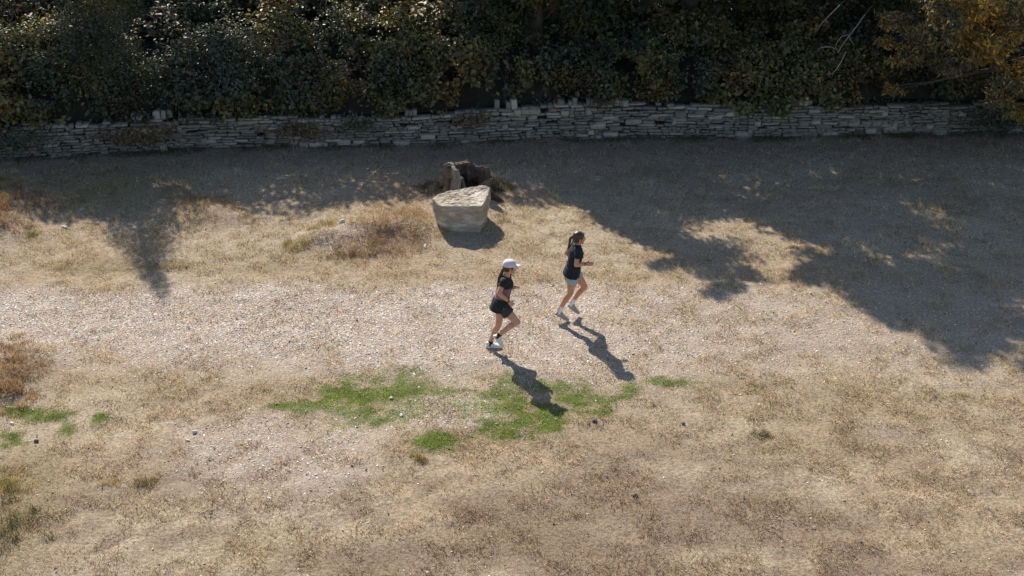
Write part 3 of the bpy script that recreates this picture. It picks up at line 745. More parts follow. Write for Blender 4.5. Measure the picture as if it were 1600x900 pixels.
# ------------------------------------------------------------------ boulder and stump
def displaced(bm, amp, sc, seed):
    bm.normal_update()
    for v in bm.verts:
        q = v.co
        n_ = (fbm(np.array([q.x * sc + q.z * sc * 0.7]), np.array([q.y * sc + q.z * sc]), seed, 4)[0] - 0.5)
        v.co = q + v.normal * amp * n_ * 2 * (0.25 if v.normal.z > 0.7 and amp < 0.03 else 1)
zt = 0.57
topring = [gd(px, py, zz) for px, py, zz in ((683, 318, 0.55), (677, 309, 0.56), (690, 302, 0.58), (712, 297, 0.60), (735, 293, 0.62), (756, 291, 0.63), (765, 294, 0.61), (761, 306, 0.58), (757, 315, 0.56), (752, 322, 0.55), (722, 322, 0.56), (690, 322, 0.55))]
cen = sum(topring, Vector()) / len(topring)
bloc = Vector((cen.x, cen.y, 0))
bm = bmesh.new()
rings = []
for k, (zf, sc_, dx) in enumerate(((-0.15, 0.84, 0.01), (0.05, 0.90, 0.01), (0.3, 0.97, 0.0), (0.62, 1.02, 0), (0.93, 1.02, 0), (1.0, 1.0, 0))):
    ring = []
    for p_ in topring:
        q = Vector(((p_.x - cen.x) * sc_ + dx, (p_.y - cen.y) * (sc_ if p_.y > cen.y else (1.0 if zf > 0.2 else 0.98)), p_.z * zf))
        ring.append(bm.verts.new(q))
    rings.append(ring)
n = len(topring)
for a_, b_ in zip(rings[:-1], rings[1:]):
    for k in range(n): bm.faces.new((a_[k], a_[(k + 1) % n], b_[(k + 1) % n], b_[k]))
bm.faces.new(rings[0][::-1])
prev = rings[-1]
for f_ in (0.78, 0.55, 0.3):
    ring = [bm.verts.new(Vector((v.co.x * f_, v.co.y * f_, v.co.z * f_ + (0.585 + 0.02 * random.uniform(-1, 1)) * (1 - f_)))) for v in rings[-1]]
    for k in range(n): bm.faces.new((prev[k], prev[(k + 1) % n], ring[(k + 1) % n], ring[k]))
    prev = ring
cv = bm.verts.new((0.0, 0.0, 0.585))
for k in range(n): bm.faces.new((prev[k], prev[(k + 1) % n], cv))
bmesh.ops.subdivide_edges(bm, edges=bm.edges[:], cuts=5, use_grid_fill=True)
displaced(bm, 0.035, 3.0, 5); displaced(bm, 0.022, 9.0, 6); displaced(bm, 0.016, 22.0, 7)
for v in bm.verts:                                   # bedding crack along the front and a chipped right edge
    if 0.28 < v.co.z < 0.33 and v.co.y < -0.25: v.co.y += 0.018
bo = link('boulder', bm_mesh('boulder', bm, False), M['boulder'])
bo.location = bloc
tag(bo, 'big flat-topped pale boulder lying in front of the stump', 'boulder')

st = empty('tree_stump', (gd(733, 300).x, 22.75, 0.0), 'dark hollow rotten tree stump behind the boulder', 'stump')
sl_ = st.location.copy()
def shell_mesh(a0, a1, rad, hfun, thick, seed, seg=26):
    bm = bmesh.new(); rows = []
    for i in range(seg + 1):
        a_ = a0 + (a1 - a0) * i / seg
        w = 1 + 0.16 * sin(a_ * 5 + seed) + 0.07 * sin(a_ * 11 + seed * 2)
        H = hfun(a_)
        col_o, col_i = [], []
        for t in np.linspace(0, 1, 7):
            rr_ = rad * w * (1.0 + 0.55 * (1 - t) ** 4) + 0.03 * (fbm(np.array([a_ * 4]), np.array([t * 5.0]), seed)[0] - 0.5)
            zz = -0.1 + (H + 0.1) * t
            col_o.append(bm.verts.new((cos(a_) * rr_, sin(a_) * rr_, zz)))
            ri = rr_ - thick * (1.1 - 0.5 * t)
            col_i.append(bm.verts.new((cos(a_) * ri, sin(a_) * ri, zz - (0.015 if t == 1 else 0))))
        rows.append(col_o + col_i[::-1])
    m_ = len(rows[0])
    for a_, b_ in zip(rows[:-1], rows[1:]):
        for k in range(m_): bm.faces.new((a_[k], a_[(k + 1) % m_], b_[(k + 1) % m_], b_[k]))
    bm.faces.new(rows[0]); bm.faces.new(rows[-1][::-1])
    return bm
def rough_shell(name, a0, a1, hf_, th, sd, seg, mat):
    bm = shell_mesh(radians(a0), radians(a1), 0.43, hf_, th, sd, seg)
    bmesh.ops.subdivide_edges(bm, edges=bm.edges[:], cuts=1, use_grid_fill=True)
    displaced(bm, 0.05, 6.0, sd); displaced(bm, 0.02, 19.0, sd + 1)
    return link(name, bm_mesh(name, bm, False), mat, st)
def stump_top(a_):
    d = lambda c_, w_: math.exp(-(((a_ - radians(c_) + pi) % (2 * pi) - pi) / radians(w_)) ** 2)
    return 0.60 + 0.16 * d(205, 40) - 0.36 * d(292, 38) + 0.06 * sin(a_ * 4 + 1) + 0.03 * sin(a_ * 9)
rough_shell('trunk', 0, 359.5, stump_top, 0.17, 3, 46, M['stump_bark'])
o = rough_shell('grey_slab', 190, 248, lambda a_: 0.84 - 0.12 * abs(a_ - 3.75), 0.10, 6, 10, M['old_wood']); o['label'] = 'grey weathered slab of wood standing at the left'
bm = bmesh.new()
tube(bm, [(0, 0.05, -0.1), (0, 0.06, 0.08), (0, 0.07, 0.22)], [0.36, 0.32, 0.2], 16, 0.15)
link('rotten_heart', bm_mesh('rotten_heart', bm, False), M['rotten_wood'], st)
for k, (ang, ln) in enumerate(((200, 0.75), (340, 0.7), (20, 0.75), (150, 0.7), (265, 0.6))):
    a_ = radians(ang); bm = bmesh.new()
    tube(bm, [(cos(a_) * r_, sin(a_) * r_, z_) for r_, z_ in ((0.28, 0.22), (0.45, 0.12), (ln, 0.0), (ln + 0.2, -0.08))], [0.13, 0.10, 0.06, 0.03], 7, 0.15)
    link('root', bm_mesh('root', bm, False), M['rotten_wood'], st)

# ------------------------------------------------------------------ turf, gravel, litter
def scatter(n, rs):
    """points over the ground the photograph shows, a little beyond its edges"""
    y = rs.uniform(10.9, 26.6, n * 2)
    half = 0.47 * np.sqrt(y * y + 100) + 0.5
    x = rs.uniform(-1, 1, n * 2) * 12.5
    k = (np.abs(x) < half) & (y < wall_y(x) + 0.1)
    return x[k][:n], y[k][:n]
rs = np.random.default_rng(5)
x, y = scatter(900000, rs)
gm, gr, bm_ = green_mask(x, y), gravel_mask(x, y), brown_mask(x, y)
cl = fbm(x * 3.3, y * 3.3, 101); cl2 = fbm(x * 9, y * 9, 103, 2)
keep = rs.random(len(x)) < np.clip((0.35 + 1.4 * (cl - 0.3) + 0.8 * (cl2 - 0.5)) * (1 - 0.68 * np.clip(gr * 1.2, 0, 1)) * (1 - 0.85 * gm), 0.05, 1)
x, y, cl, cl2 = x[keep], y[keep], cl[keep], cl2[keep]
n = len(x)
C = turf_col(x, y) * (0.55 + 0.95 * rs.random((n, 1)) ** 1.2) * (0.72 + 0.56 * fbm(x * 2.4, y * 5.0, 120))[:, None]
w = (rs.random(n) < 0.10)[:, None]; C = np.where(w, C * np.array([0.62, 0.6, 0.55]), C)
w = (rs.random(n) < 0.12)[:, None]; C = np.where(w, np.minimum(C * 1.35 + 0.05, 0.75), C)
ln = (0.025 + 0.05 * rs.random(n)) * (0.4 + 1.3 * sstep(0.35, 0.68, cl)) * (1 + 1.0 * rust_mask(x, y) + 0.5 * olive_mask(x, y))
V, F, C = blades(np.c_[x, y, ground_h(x, y)], ln, 0.006 + 0.007 * rs.random(n), radians(88) - radians(62) * rs.random(n) ** 1.3, rs, C)
tag(link('dry_grass', mesh_from('dry_grass', V, F, C), M['blade']), 'short sun-dried straw-coloured grass over the open ground', 'grass', kind='stuff')

# green turf patches
x, y = scatter(900000, rs)
gm = green_mask(x, y); k = rs.random(len(x)) < gm * 1.1
x, y = x[k], y[k]; n = len(x)
C = pick(np.array([[0.23, 0.34, 0.045], [0.28, 0.38, 0.06], [0.18, 0.28, 0.04], [0.36, 0.39, 0.10], [0.24, 0.32, 0.05]]), n, rs, 0.35)
gk = np.clip(gm[k] * 1.3 - 0.1, 0, 1)[:, None]; C = C * gk + np.array([0.36, 0.32, 0.13]) * (1 - gk)
C = C * (0.65 + 0.8 * fbm(x * 5, y * 5, 111))[:, None]
V, F, C = blades(np.c_[x, y, ground_h(x, y)], 0.022 + 0.03 * rs.random(n), 0.007 + 0.006 * rs.random(n), radians(20) + radians(62) * rs.random(n), rs, C)
tag(link('green_grass', mesh_from('green_grass', V, F, C), M['green_blade']), 'bright green grass patches beside the runners and at left', 'grass', kind='stuff')

# gravel
x, y = scatter(420000, rs)
gr = gravel_mask(x, y)
k = rs.random(len(x)) < np.clip(gr * 0.62, 0, 1) * (1 - 0.85 * green_mask(x, y)) + 0.006
x, y = x[k][:70000], y[k][:70000]; n = len(x)
pal = np.array([[0.80, 0.78, 0.76], [0.72, 0.70, 0.67], [0.60, 0.56, 0.50], [0.44, 0.42, 0.41], [0.50, 0.43, 0.34], [0.56, 0.46, 0.33], [0.46, 0.27, 0.20], [0.40, 0.36, 0.32], [0.30, 0.28, 0.28], [0.60, 0.45, 0.26], [0.54, 0.40, 0.34]])
C = pick(pal, n, rs, 0.2) * 0.98
oct_v = np.array([[1, 1, -0.6], [-1, 1, -0.6], [-1, -1, -0.6], [1, -1, -0.6], [0.72, 0.72, 0.7], [-0.72, 0.72, 0.7], [-0.72, -0.72, 0.7], [0.72, -0.72, 0.7]], float)
oct_f = np.array([[4, 5, 6], [4, 6, 7], [0, 1, 5], [0, 5, 4], [1, 2, 6], [1, 6, 5], [2, 3, 7], [2, 7, 6], [3, 0, 4], [3, 4, 7]])
s = 0.006 + 0.011 * rs.random(n) ** 2.4
an = rs.random(n) * 2 * pi
U = oct_v[None] * (0.7 + 0.6 * rs.random((n, 8, 1))) * np.stack([np.ones(n), 0.5 + 0.4 * rs.random(n), 0.22 + 0.25 * rs.random(n)], 1)[:, None, :] * s[:, None, None]
tl = rs.normal(size=n) * 0.4
U2 = U.copy(); U2[:, :, 2] = U[:, :, 2] + U[:, :, 0] * np.sin(tl)[:, None]
V = np.stack([U2[:, :, 0] * np.cos(an)[:, None] - U2[:, :, 1] * np.sin(an)[:, None], U2[:, :, 0] * np.sin(an)[:, None] + U2[:, :, 1] * np.cos(an)[:, None], U2[:, :, 2]], 2)
V += np.stack([x, y, ground_h(x, y) + s * 0.25], 1)[:, None, :]
F = (np.arange(n)[:, None, None] * 8 + oct_f[None]).reshape(-1, 3)
tag(link('gravel', mesh_from('gravel', V.reshape(-1, 3), F, np.repeat(C, 8, axis=0)), M['chip']), 'pale mixed gravel chips strewn over the worn path', 'gravel', kind='stuff')

# dead leaves and dark crumbs
x, y = scatter(60000, rs)
prob = 0.05 + 0.5 * sstep(3.5, 0.5, wall_y(x) - y) + 0.4 * sstep(6.5, 2.0, wall_y(x) - y) * sstep(3, 7, x)
c_ = gd(730, 300); prob = prob + 0.6 * gauss(x, y, c_, 1.1, 0.8)
k = rs.random(len(x)) < prob * 0.35
x, y = x[k], y[k]; n = len(x)
C = pick(np.array([[0.10, 0.075, 0.05], [0.16, 0.10, 0.06], [0.07, 0.055, 0.045], [0.25, 0.18, 0.10], [0.42, 0.38, 0.32]]), n, rs)
N = np.c_[rs.normal(size=n) * 0.35, rs.normal(size=n) * 0.35, np.ones(n)]
V, F, C = leaves(np.c_[x, y, ground_h(x, y) + 0.018], N, 0.025 + 0.035 * rs.random(n), rs, C, 0.6)
tag(link('leaf_litter', mesh_from('leaf_litter', V, F, C), M['litter']), 'scattered dead leaves on the turf below the hedge', 'litter', kind='stuff')

# weeds and dead growth along the foot of the wall
n = 16000
x = rs.uniform(-11.5, 11.5, n); y = wall_y(x) + 0.02 - np.abs(rs.normal(size=n)) * 0.16
k = rs.random(n) < np.clip(3.2 * (fbm(x * 1.6, y * 1.6, 131) - 0.36), 0.05, 1); x, y = x[k], y[k]; n = len(x)
C = pick(np.array([[0.14, 0.11, 0.07], [0.10, 0.11, 0.05], [0.20, 0.15, 0.09], [0.08, 0.085, 0.045]]), n, rs)
V, F, C = blades(np.c_[x, y, ground_h(x, y)], 0.05 + 0.13 * rs.random(n) ** 2, 0.008 + 0.008 * rs.random(n), radians(5) + radians(60) * rs.random(n), rs, C)
tag(link('wall_foot_weeds', mesh_from('wall_foot_weeds', V, F, C), M['blade']), 'dull weeds and dead growth along the foot of the wall', 'weeds', kind='stuff')

# clumps that stand out from the turf
def clump(name, label, cat, px, py, rad, hgt, n, pal, seed, group=None, lean=(5, 55), mat='blade', width=0.008, ell=1.0):
    rs = np.random.default_rng(seed)
    c = gd(px, py); c.z = float(ground_h(np.array([c.x]), np.array([c.y]))[0])
    nt_ = max(6, int(n / 45))
    ta = rs.random(nt_) * 2 * pi; tr = rad * 1.15 * rs.random(nt_) ** 0.65
    tx, ty = tr * np.cos(ta), tr * np.sin(ta) * ell
    th_ = (0.4 + 0.9 * rs.random(nt_)) * (1.15 - 0.6 * tr / (rad * 1.15)); tcol = pick(pal, nt_, rs, 0.25)
    k = rs.integers(0, nt_, n)
    spread = min(0.05, rad * 0.25)
    xx, yy = tx[k] + rs.normal(size=n) * spread, ty[k] + rs.normal(size=n) * spread
    zz = ground_h(xx + c.x, yy + c.y) - c.z
    C = tcol[k] * (0.6 + 0.8 * rs.random((n, 1)))
    V, F, C = blades(np.c_[xx, yy, zz], hgt * th_[k] * (0.5 + 0.6 * rs.random(n)), width * (0.6 + 0.6 * rs.random(n)), radians(lean[0]) + radians(lean[1] + 20 - lean[0]) * rs.random(n), rs, C)
    o = link(name, mesh_from(name, V, F, C), M[mat])
    o.location = c
    return tag(o, label, cat, group)
RU = np.array([[0.34, 0.21, 0.14], [0.44, 0.31, 0.20], [0.26, 0.16, 0.115], [0.50, 0.38, 0.24], [0.34, 0.26, 0.17]])
OL = np.array([[0.30, 0.27, 0.12], [0.40, 0.33, 0.18], [0.24, 0.21, 0.10], [0.48, 0.39, 0.23]])
OG = np.array([[0.50, 0.37, 0.18], [0.56, 0.44, 0.25], [0.40, 0.31, 0.16]])
DG = np.array([[0.07, 0.10, 0.03], [0.10, 0.12, 0.04], [0.12, 0.11, 0.05]])
clump('dry_weeds', 'reddish dead weeds on the bank at the upper left edge', 'weeds', 2, 335, 0.85, 0.15, 3600, RU, 401, width=0.011, ell=1.6)
clump('dry_weeds', 'ochre tall weeds above the reddish ones, upper left edge', 'weeds', 2, 285, 0.5, 0.2, 1500, np.r_[OG, OL], 402, width=0.011)
clump('dry_weeds', 'reddish brown dead weeds at the left edge beside the gravel', 'weeds', 5, 575, 0.55, 0.13, 2800, RU, 403, width=0.010, ell=1.7)
clump('dry_weeds', 'sparse rusty weeds at left edge just above the green grass', 'weeds', 15, 622, 0.42, 0.14, 2200, RU, 404, width=0.009, ell=1.3)
clump('grass_tuft', 'olive tuft on the upper left shoulder of the gravelly mound', 'grass tuft', 505, 357, 0.26, 0.16, 900, OL, 405)
clump('grass_tuft', 'olive tuft at the lower left foot of the gravelly mound', 'grass tuft', 465, 383, 0.26, 0.18, 900, OL, 406)
clump('grass_tuft', 'golden grass crest on the mound just left of the boulder', 'grass tuft', 628, 343, 0.5, 0.10, 1000, np.r_[OG, RU], 407, ell=0.6)
clump('grass_tuft', 'brown tuft on the front slope of the gravelly mound', 'grass tuft', 545, 398, 0.45, 0.10, 1300, np.r_[RU, OL], 408, ell=0.6)
clump('grass_tuft', 'golden dry grass standing on the ridge below the left wall', 'grass tuft', 320, 318, 0.7, 0.16, 1700, np.r_[OG, RU], 409, ell=0.5)
clump('grass_tuft', 'small brown-olive tuft below the green patches', 'grass tuft', 655, 717, 0.12, 0.10, 420, OL, 410)
clump('grass_tuft', 'yellowish upright weed tuft in the lower left turf', 'grass tuft', 168, 750, 0.16, 0.16, 300, np.r_[OL, OG], 411)
clump('grass_tuft', 'olive tuft right of the yellowish weed, lower left', 'grass tuft', 235, 750, 0.16, 0.12, 420, OL, 412)
clump('grass_tuft', 'single dark green tuft alone in the right half of the turf', 'grass tuft', 1186, 681, 0.14, 0.08, 420, DG, 413, mat='green_blade')
clump('grass_tuft', 'yellow-green tuft near the tip of the tree shadow, far right', 'grass tuft', 1505, 617, 0.2, 0.08, 320, OL * 1.1, 414, mat='green_blade', ell=0.5)
clump('grass_tuft', 'olive weed mat at the bottom left edge', 'grass tuft', 20, 770, 0.35, 0.13, 1300, OL, 415)
clump('grass_tuft', 'green weed mat low in the bottom left corner', 'grass tuft', 15, 845, 0.45, 0.12, 1500, np.r_[OL, DG], 416)
clump('dry_weeds', 'dark weeds and debris at the left side of the stump', 'weeds', 678, 300, 0.4, 0.2, 900, np.r_[RU * 0.6, DG], 417)
clump('dry_weeds', 'dark green-brown weeds growing at the right side of the stump', 'weeds', 775, 292, 0.35, 0.24, 900, np.r_[RU * 0.6, DG], 418)
clump('dry_weeds', 'straw tufts grown up against the left foot of the boulder', 'weeds', 688, 366, 0.16, 0.09, 300, np.r_[OG, RU], 430)
clump('dry_weeds', 'reddish dry tufts beside the right end of the boulder', 'weeds', 772, 338, 0.3, 0.12, 500, RU, 431)
clump('dry_weeds', 'reddish dry weeds in the middle of the gravelly mound', 'weeds', 585, 385, 0.5, 0.07, 800, RU * np.array([0.95, 0.82, 0.8]), 432, ell=0.6)
clump('grass_tuft', 'small green tuft in the sun beside the weeds, upper left', 'grass tuft', 52, 368, 0.16, 0.1, 500, DG * 1.8, 419, mat='green_blade')

# loose stones one can pick out
def loose(label, px, py, w, d, h, seed, tint=1.0, name='loose_stone', cat='stone'):
    c = gd(px, py); c.z = float(ground_h(np.array([c.x]), np.array([c.y]))[0])
    bm = bmesh.new(); bmesh.ops.create_icosphere(bm, subdivisions=2, radius=1)
    r = random.Random(seed)
    pl = [(Vector((r.gauss(0, 1), r.gauss(0, 1), r.gauss(0, 1))).normalized(), r.uniform(0.55, 0.85)) for _ in range(9)]
    for v in bm.verts:
        q = v.co.copy()
        for nn_, dd in pl:
            e_ = q.dot(nn_) - dd
            if e_ > 0: q -= nn_ * e_
        v.co = Vector((q.x * w / 2, q.y * d / 2, q.z * h / 2))
    o = link(name, bm_mesh(name, bm, False), M['loose'])
    o.location = c + Vector((0, 0, h * 0.28)); o.rotation_euler = (r.uniform(-0.2, 0.2), r.uniform(-0.2, 0.2), r.uniform(0, 3))
    return tag(o, label, cat)
M['loose'] = plain('loose_stone', (0.62, 0.60, 0.57), 0.85, 0.2, 25, 0.2, 0.01)
loose('pale angular stone with dark side on the lower left turf', 304, 674, 0.075, 0.06, 0.06, 1)
loose('flat white stone just below the angular one, lower left turf', 293, 687, 0.085, 0.05, 0.03, 2)
loose('white stone on the crest of the gravelly mound', 535, 355, 0.13, 0.1, 0.09, 3)
loose('pale elongated stone on dry grass at upper left', 101, 355, 0.16, 0.07, 0.06, 4)
loose('white stone in the left green patch', 611, 623, 0.07, 0.06, 0.05, 5)
loose('cream stone at the lower edge of the left green patch', 627, 651, 0.09, 0.06, 0.05, 6)
loose('pale stone lying in front of the boulder at left', 664, 384, 0.16, 0.06, 0.05, 7)
loose('small white stone beside the green grass at the left edge', 19, 664, 0.08, 0.06, 0.05, 8)
M['dark'] = plain('dark_stone', (0.11, 0.10, 0.10), 0.9, 0.3, 25, 0.2, 0.01)
for lab, px, py, s_ in (('small dark clod left of the green tuft on the right turf', 1068, 661, 0.07), ('dark clod under the green patch at the left edge', 57, 690, 0.09), ('dark clod right of the runner shadow head', 929, 660, 0.08), ('dark clod on the near turf toward bottom right', 993, 775, 0.09)):
    o = loose(lab, px, py, s_, s_ * 0.8, s_ * 0.7, px, name='clod', cat='clod'); o.data.materials[0] = M['dark']

# ------------------------------------------------------------------ the two runners
def skin_mat(name, c):
    m, nt, p, out = new_mat(name)
    n = noise_node(nt, 18, 4, 0.5)
    r = ramp(nt, n.outputs[0], [(0.3, tuple(v * 0.88 for v in c)), (0.7, tuple(min(1, v * 1.1) for v in c))])
    nt.links.new(r.outputs[0], p.inputs['Base Color'])
    p.inputs['Roughness'].default_value = 0.5
    p.inputs['Specular IOR Level'].default_value = 0.4
    p.inputs['Subsurface Weight'].default_value = 0.12
    p.inputs['Subsurface Radius'].default_value = (0.02, 0.008, 0.004)
    return m
M['skin_a'] = skin_mat('skin_a', (0.60, 0.325, 0.22))
M['skin_b'] = skin_mat('skin_b', (0.55, 0.28, 0.18))
M['hair'] = plain('hair', (0.06, 0.036, 0.023), 0.45, 0.4, 60, 0.5)
M['black_cloth'] = plain('black_cloth', (0.014, 0.014, 0.017), 0.85, 0.3, 60, 0.3)
M['navy_cloth'] = plain('navy_cloth', (0.016, 0.021, 0.036), 0.85, 0.3, 60, 0.3)
M['grey_cloth'] = plain('grey_cloth', (0.05, 0.05, 0.055), 0.85, 0.2, 60, 0.3)
M['teal_cloth'] = plain('teal_cloth', (0.32, 0.44, 0.46), 0.85, 0.12, 60, 0.3)
M['white_cloth'] = plain('white_cloth', (0.78, 0.76, 0.77), 0.85, 0.08, 60, 0.3)
M['pink_cloth'] = plain('pink_cloth', (0.70, 0.60, 0.65), 0.8, 0.06, 60, 0.3)
M['white_shoe'] = plain('white_shoe', (0.66, 0.66, 0.65), 0.6, 0.1, 50, 0.4)
M['grey_shoe'] = plain('grey_shoe', (0.36, 0.34, 0.32), 0.7, 0.12, 50, 0.4)
M['rubber'] = plain('rubber', (0.72, 0.71, 0.69), 0.7, 0.1, 50, 0.3)
M['black_plastic'] = plain('black_plastic', (0.015, 0.015, 0.016), 0.4, 0.2, 50, 0.5)
M['eye_white'] = plain('eye_white', (0.7, 0.68, 0.66), 0.3, 0.05, 50, 0.5)
M['lip'] = plain('lip', (0.38, 0.16, 0.13), 0.5, 0.1, 50, 0.4)
# black shirt with a plum panel round the chest
m, nt, p, out = new_mat('black_plum_cloth')
tc = nt.nodes.new('ShaderNodeTexCoord'); sp = nt.nodes.new('ShaderNodeSeparateXYZ'); nt.links.new(tc.outputs['Object'], sp.inputs[0])
nn = noise_node(nt, 14, 3, 0.5)
ad = nt.nodes.new('ShaderNodeMath'); ad.operation = 'MULTIPLY_ADD'; ad.inputs[1].default_value = 0.03
nt.links.new(nn.outputs[0], ad.inputs[0]); nt.links.new(sp.outputs[2], ad.inputs[2])
rz_ = ramp(nt, ad.outputs[0], [(0.0, (0, 0, 0)), (0.955, (0, 0, 0)), (0.965, (1, 1, 1)), (1.0, (1, 1, 1))])
mr = nt.nodes.new('ShaderNodeMapRange'); mr.inputs['From Min'].default_value = 0.965; mr.inputs['From Max'].default_value = 0.975
nt.links.new(ad.outputs[0], mr.inputs[0])
mr2 = nt.nodes.new('ShaderNodeMapRange'); mr2.inputs['From Min'].default_value = 1.165; mr2.inputs['From Max'].default_value = 1.155
nt.links.new(ad.outputs[0], mr2.inputs[0])
mu = nt.nodes.new('ShaderNodeMath'); mu.operation = 'MULTIPLY'; nt.links.new(mr.outputs[0], mu.inputs[0]); nt.links.new(mr2.outputs[0], mu.inputs[1])
nt.links.new(mix(nt, 'MIX', mu.outputs[0], (0.014, 0.014, 0.017), (0.21, 0.125, 0.145)), p.inputs['Base Color'])
p.inputs['Roughness'].default_value = 0.85
nt.nodes.remove(rz_)
M['plum_shirt'] = m

def p_sphere(bm, c, r, seg=2):
    bmesh.ops.create_icosphere(bm, subdivisions=seg, radius=r, matrix=Matrix.Translation(c))
def p_ell(bm, c, ax, ay, az):
    """ellipsoid from three half-axis vectors"""
    m4 = Matrix((ax, ay, az)).transposed().to_4x4(); m4.translation = c
    bmesh.ops.create_icosphere(bm, subdivisions=3, radius=1, matrix=m4)
def p_loft(bm, rings, n=22, power=2.0):
    rr_ = []
    for c, u, v in rings:
        ring = []
        for k in range(n):
            a_ = 2 * pi * k / n
            ca, sa = cos(a_), sin(a_)
            e = 2.0 / power
            ring.append(bm.verts.new(Vector(c) + Vector(u) * math.copysign(abs(ca) ** e, ca) + Vector(v) * math.copysign(abs(sa) ** e, sa)))
        rr_.append(ring)
    for a_, b_ in zip(rr_[:-1], rr_[1:]):
        for k in range(n): bm.faces.new((a_[k], a_[(k + 1) % n], b_[(k + 1) % n], b_[k]))
    bm.faces.new(rr_[0][::-1]); bm.faces.new(rr_[-1])
def p_chain(bm, pts, rads, caps=True):
    """round tapered limb through pts"""
    pts = [Vector(q) for q in pts]
    for i in range(len(pts) - 1):
        d = (pts[i + 1] - pts[i]).normalized(); u = d.orthogonal().normalized(); w = d.cross(u)
        p_loft(bm, [(pts[i], u * rads[i], w * rads[i]), (pts[i + 1], u * rads[i + 1], w * rads[i + 1])], 16)
        if caps or i > 0: p_sphere(bm, pts[i], rads[i])
    if caps: p_sphere(bm, pts[-1], rads[-1])

def fuse(name, bm, voxel, smooth_it, parent, mat, base, wrinkle=0.0, seed=0):
    """all the overlapping forms become one continuous surface"""
    bmesh.ops.recalc_face_normals(bm, faces=bm.faces)
    tmp = bpy.data.meshes.new('tmp'); bm.to_mesh(tmp); bm.free()
    o = bpy.data.objects.new('tmp', tmp); COL.objects.link(o)
    r = o.modifiers.new('r', 'REMESH'); r.mode = 'VOXEL'; r.voxel_size = voxel; r.use_smooth_shade = True
    s = o.modifiers.new('s', 'SMOOTH'); s.factor = 0.5; s.iterations = smooth_it
    dg = bpy.context.evaluated_depsgraph_get()
    me = bpy.data.meshes.new_from_object(o.evaluated_get(dg))
    bpy.data.objects.remove(o); bpy.data.meshes.remove(tmp)
    me.name = name
    n = len(me.vertices)
    co = np.empty(n * 3, np.float32); me.vertices.foreach_get('co', co); co = co.reshape(-1, 3)
    if wrinkle > 0:
        no = np.empty(n * 3, np.float32); me.vertices.foreach_get('normal', no); no = no.reshape(-1, 3)
        f = fbm(co[:, 0] * 9 + co[:, 1] * 5, co[:, 2] * 16 + co[:, 0] * 7, seed, 3) - 0.5
        co = co + no * (f * 2 * wrinkle)[:, None]
    co = co - np.array(base, np.float32)
    me.vertices.foreach_set('co', np.ascontiguousarray(co, np.float32).ravel())
    me.polygons.foreach_set('use_smooth', np.ones(len(me.polygons), bool))
    me.update()
    me.materials.clear(); me.materials.append(mat)
    return link(name, me, mat, parent)

def hand(bm, wr, d, pn, curl, thumb_up):
    """palm, four unequal curled fingers and a thumb leaving the side of the palm; pn faces out of the palm"""
    d = d.normalized(); pn = (pn - d * pn.dot(d)).normalized(); w = thumb_up - d * thumb_up.dot(d); w = (w - pn * w.dot(pn)).normalized()
    p_loft(bm, [(wr, w * 0.026, pn * 0.019), (wr + d * 0.03, w * 0.036, pn * 0.016), (wr + d * 0.075, w * 0.041, pn * 0.014), (wr + d * 0.09, w * 0.038, pn * 0.011)], 16)
    for k, (o_, l_) in enumerate(((0.029, 0.066), (0.010, 0.074), (-0.010, 0.069), (-0.028, 0.055))):
        c0 = wr + d * 0.084 + w * o_
        a1, a2, a3 = curl * 0.55, curl * 1.25, curl * 1.8
        c1 = c0 + (d * cos(a1) + pn * sin(a1)) * l_ * 0.45
        c2 = c1 + (d * cos(a2) + pn * sin(a2)) * l_ * 0.32
        c3 = c2 + (d * cos(a3) + pn * sin(a3)) * l_ * 0.25
        p_chain(bm, [c0, c1, c2, c3], [0.0092, 0.0088, 0.008, 0.007])
    t0 = wr + d * 0.028 + w * 0.028
    t1 = t0 + (d * 0.7 + w * 0.6 + pn * 0.35).normalized() * 0.034
    t2 = t1 + (d * 0.9 + w * 0.1 + pn * 0.5).normalized() * 0.028
    p_chain(bm, [t0, t1, t2], [0.0125, 0.0105, 0.0085])

def shoe(root, base, heel, toe, ankle, side, mat, smat):
    """heel and toe are points on the sole"""
    d = (toe - heel); ln = d.length; d.normalize()
    up = (ankle - heel); up = (up - d * up.dot(d)).normalized()
    w = d.cross(up).normalized()
    L_ = max(ln, 0.25)
    bm = bmesh.new()
    # upper: sections across the foot from heel counter to toe box
    sec = [(0.0, 0.026, 0.062), (0.06, 0.034, 0.078), (0.22, 0.036, 0.082), (0.40, 0.039, 0.070), (0.60, 0.046, 0.052), (0.80, 0.045, 0.040), (0.94, 0.034, 0.030), (1.0, 0.018, 0.020)]
    p_loft(bm, [(heel + d * (L_ * t) + up * (0.018 + h * 0.5), w * ww, up * (h * 0.5)) for t, ww, h in sec], 20, 2.6)
    p_loft(bm, [(heel + d * (L_ * 0.2) + up * 0.06, w * 0.036, d * 0.05), (heel + d * (L_ * 0.19) + up * 0.105, w * 0.037, d * 0.047)], 20)
    o = fuse('shoe', bm, 0.007, 3, root, mat, base)
    bm = bmesh.new()
    p_loft(bm, [(heel + d * (L_ * t) + up * (0.016 + lift), w * ww, up * 0.016) for t, ww, lift in ((-0.03, 0.026, 0.006), (0.05, 0.038, 0), (0.25, 0.040, 0), (0.45, 0.041, 0), (0.68, 0.050, 0), (0.86, 0.047, 0.002), (0.97, 0.034, 0.006), (1.03, 0.016, 0.012))], 20, 3.0)
    s = fuse('sole', bm, 0.006, 2, o, smat, base)
    return o

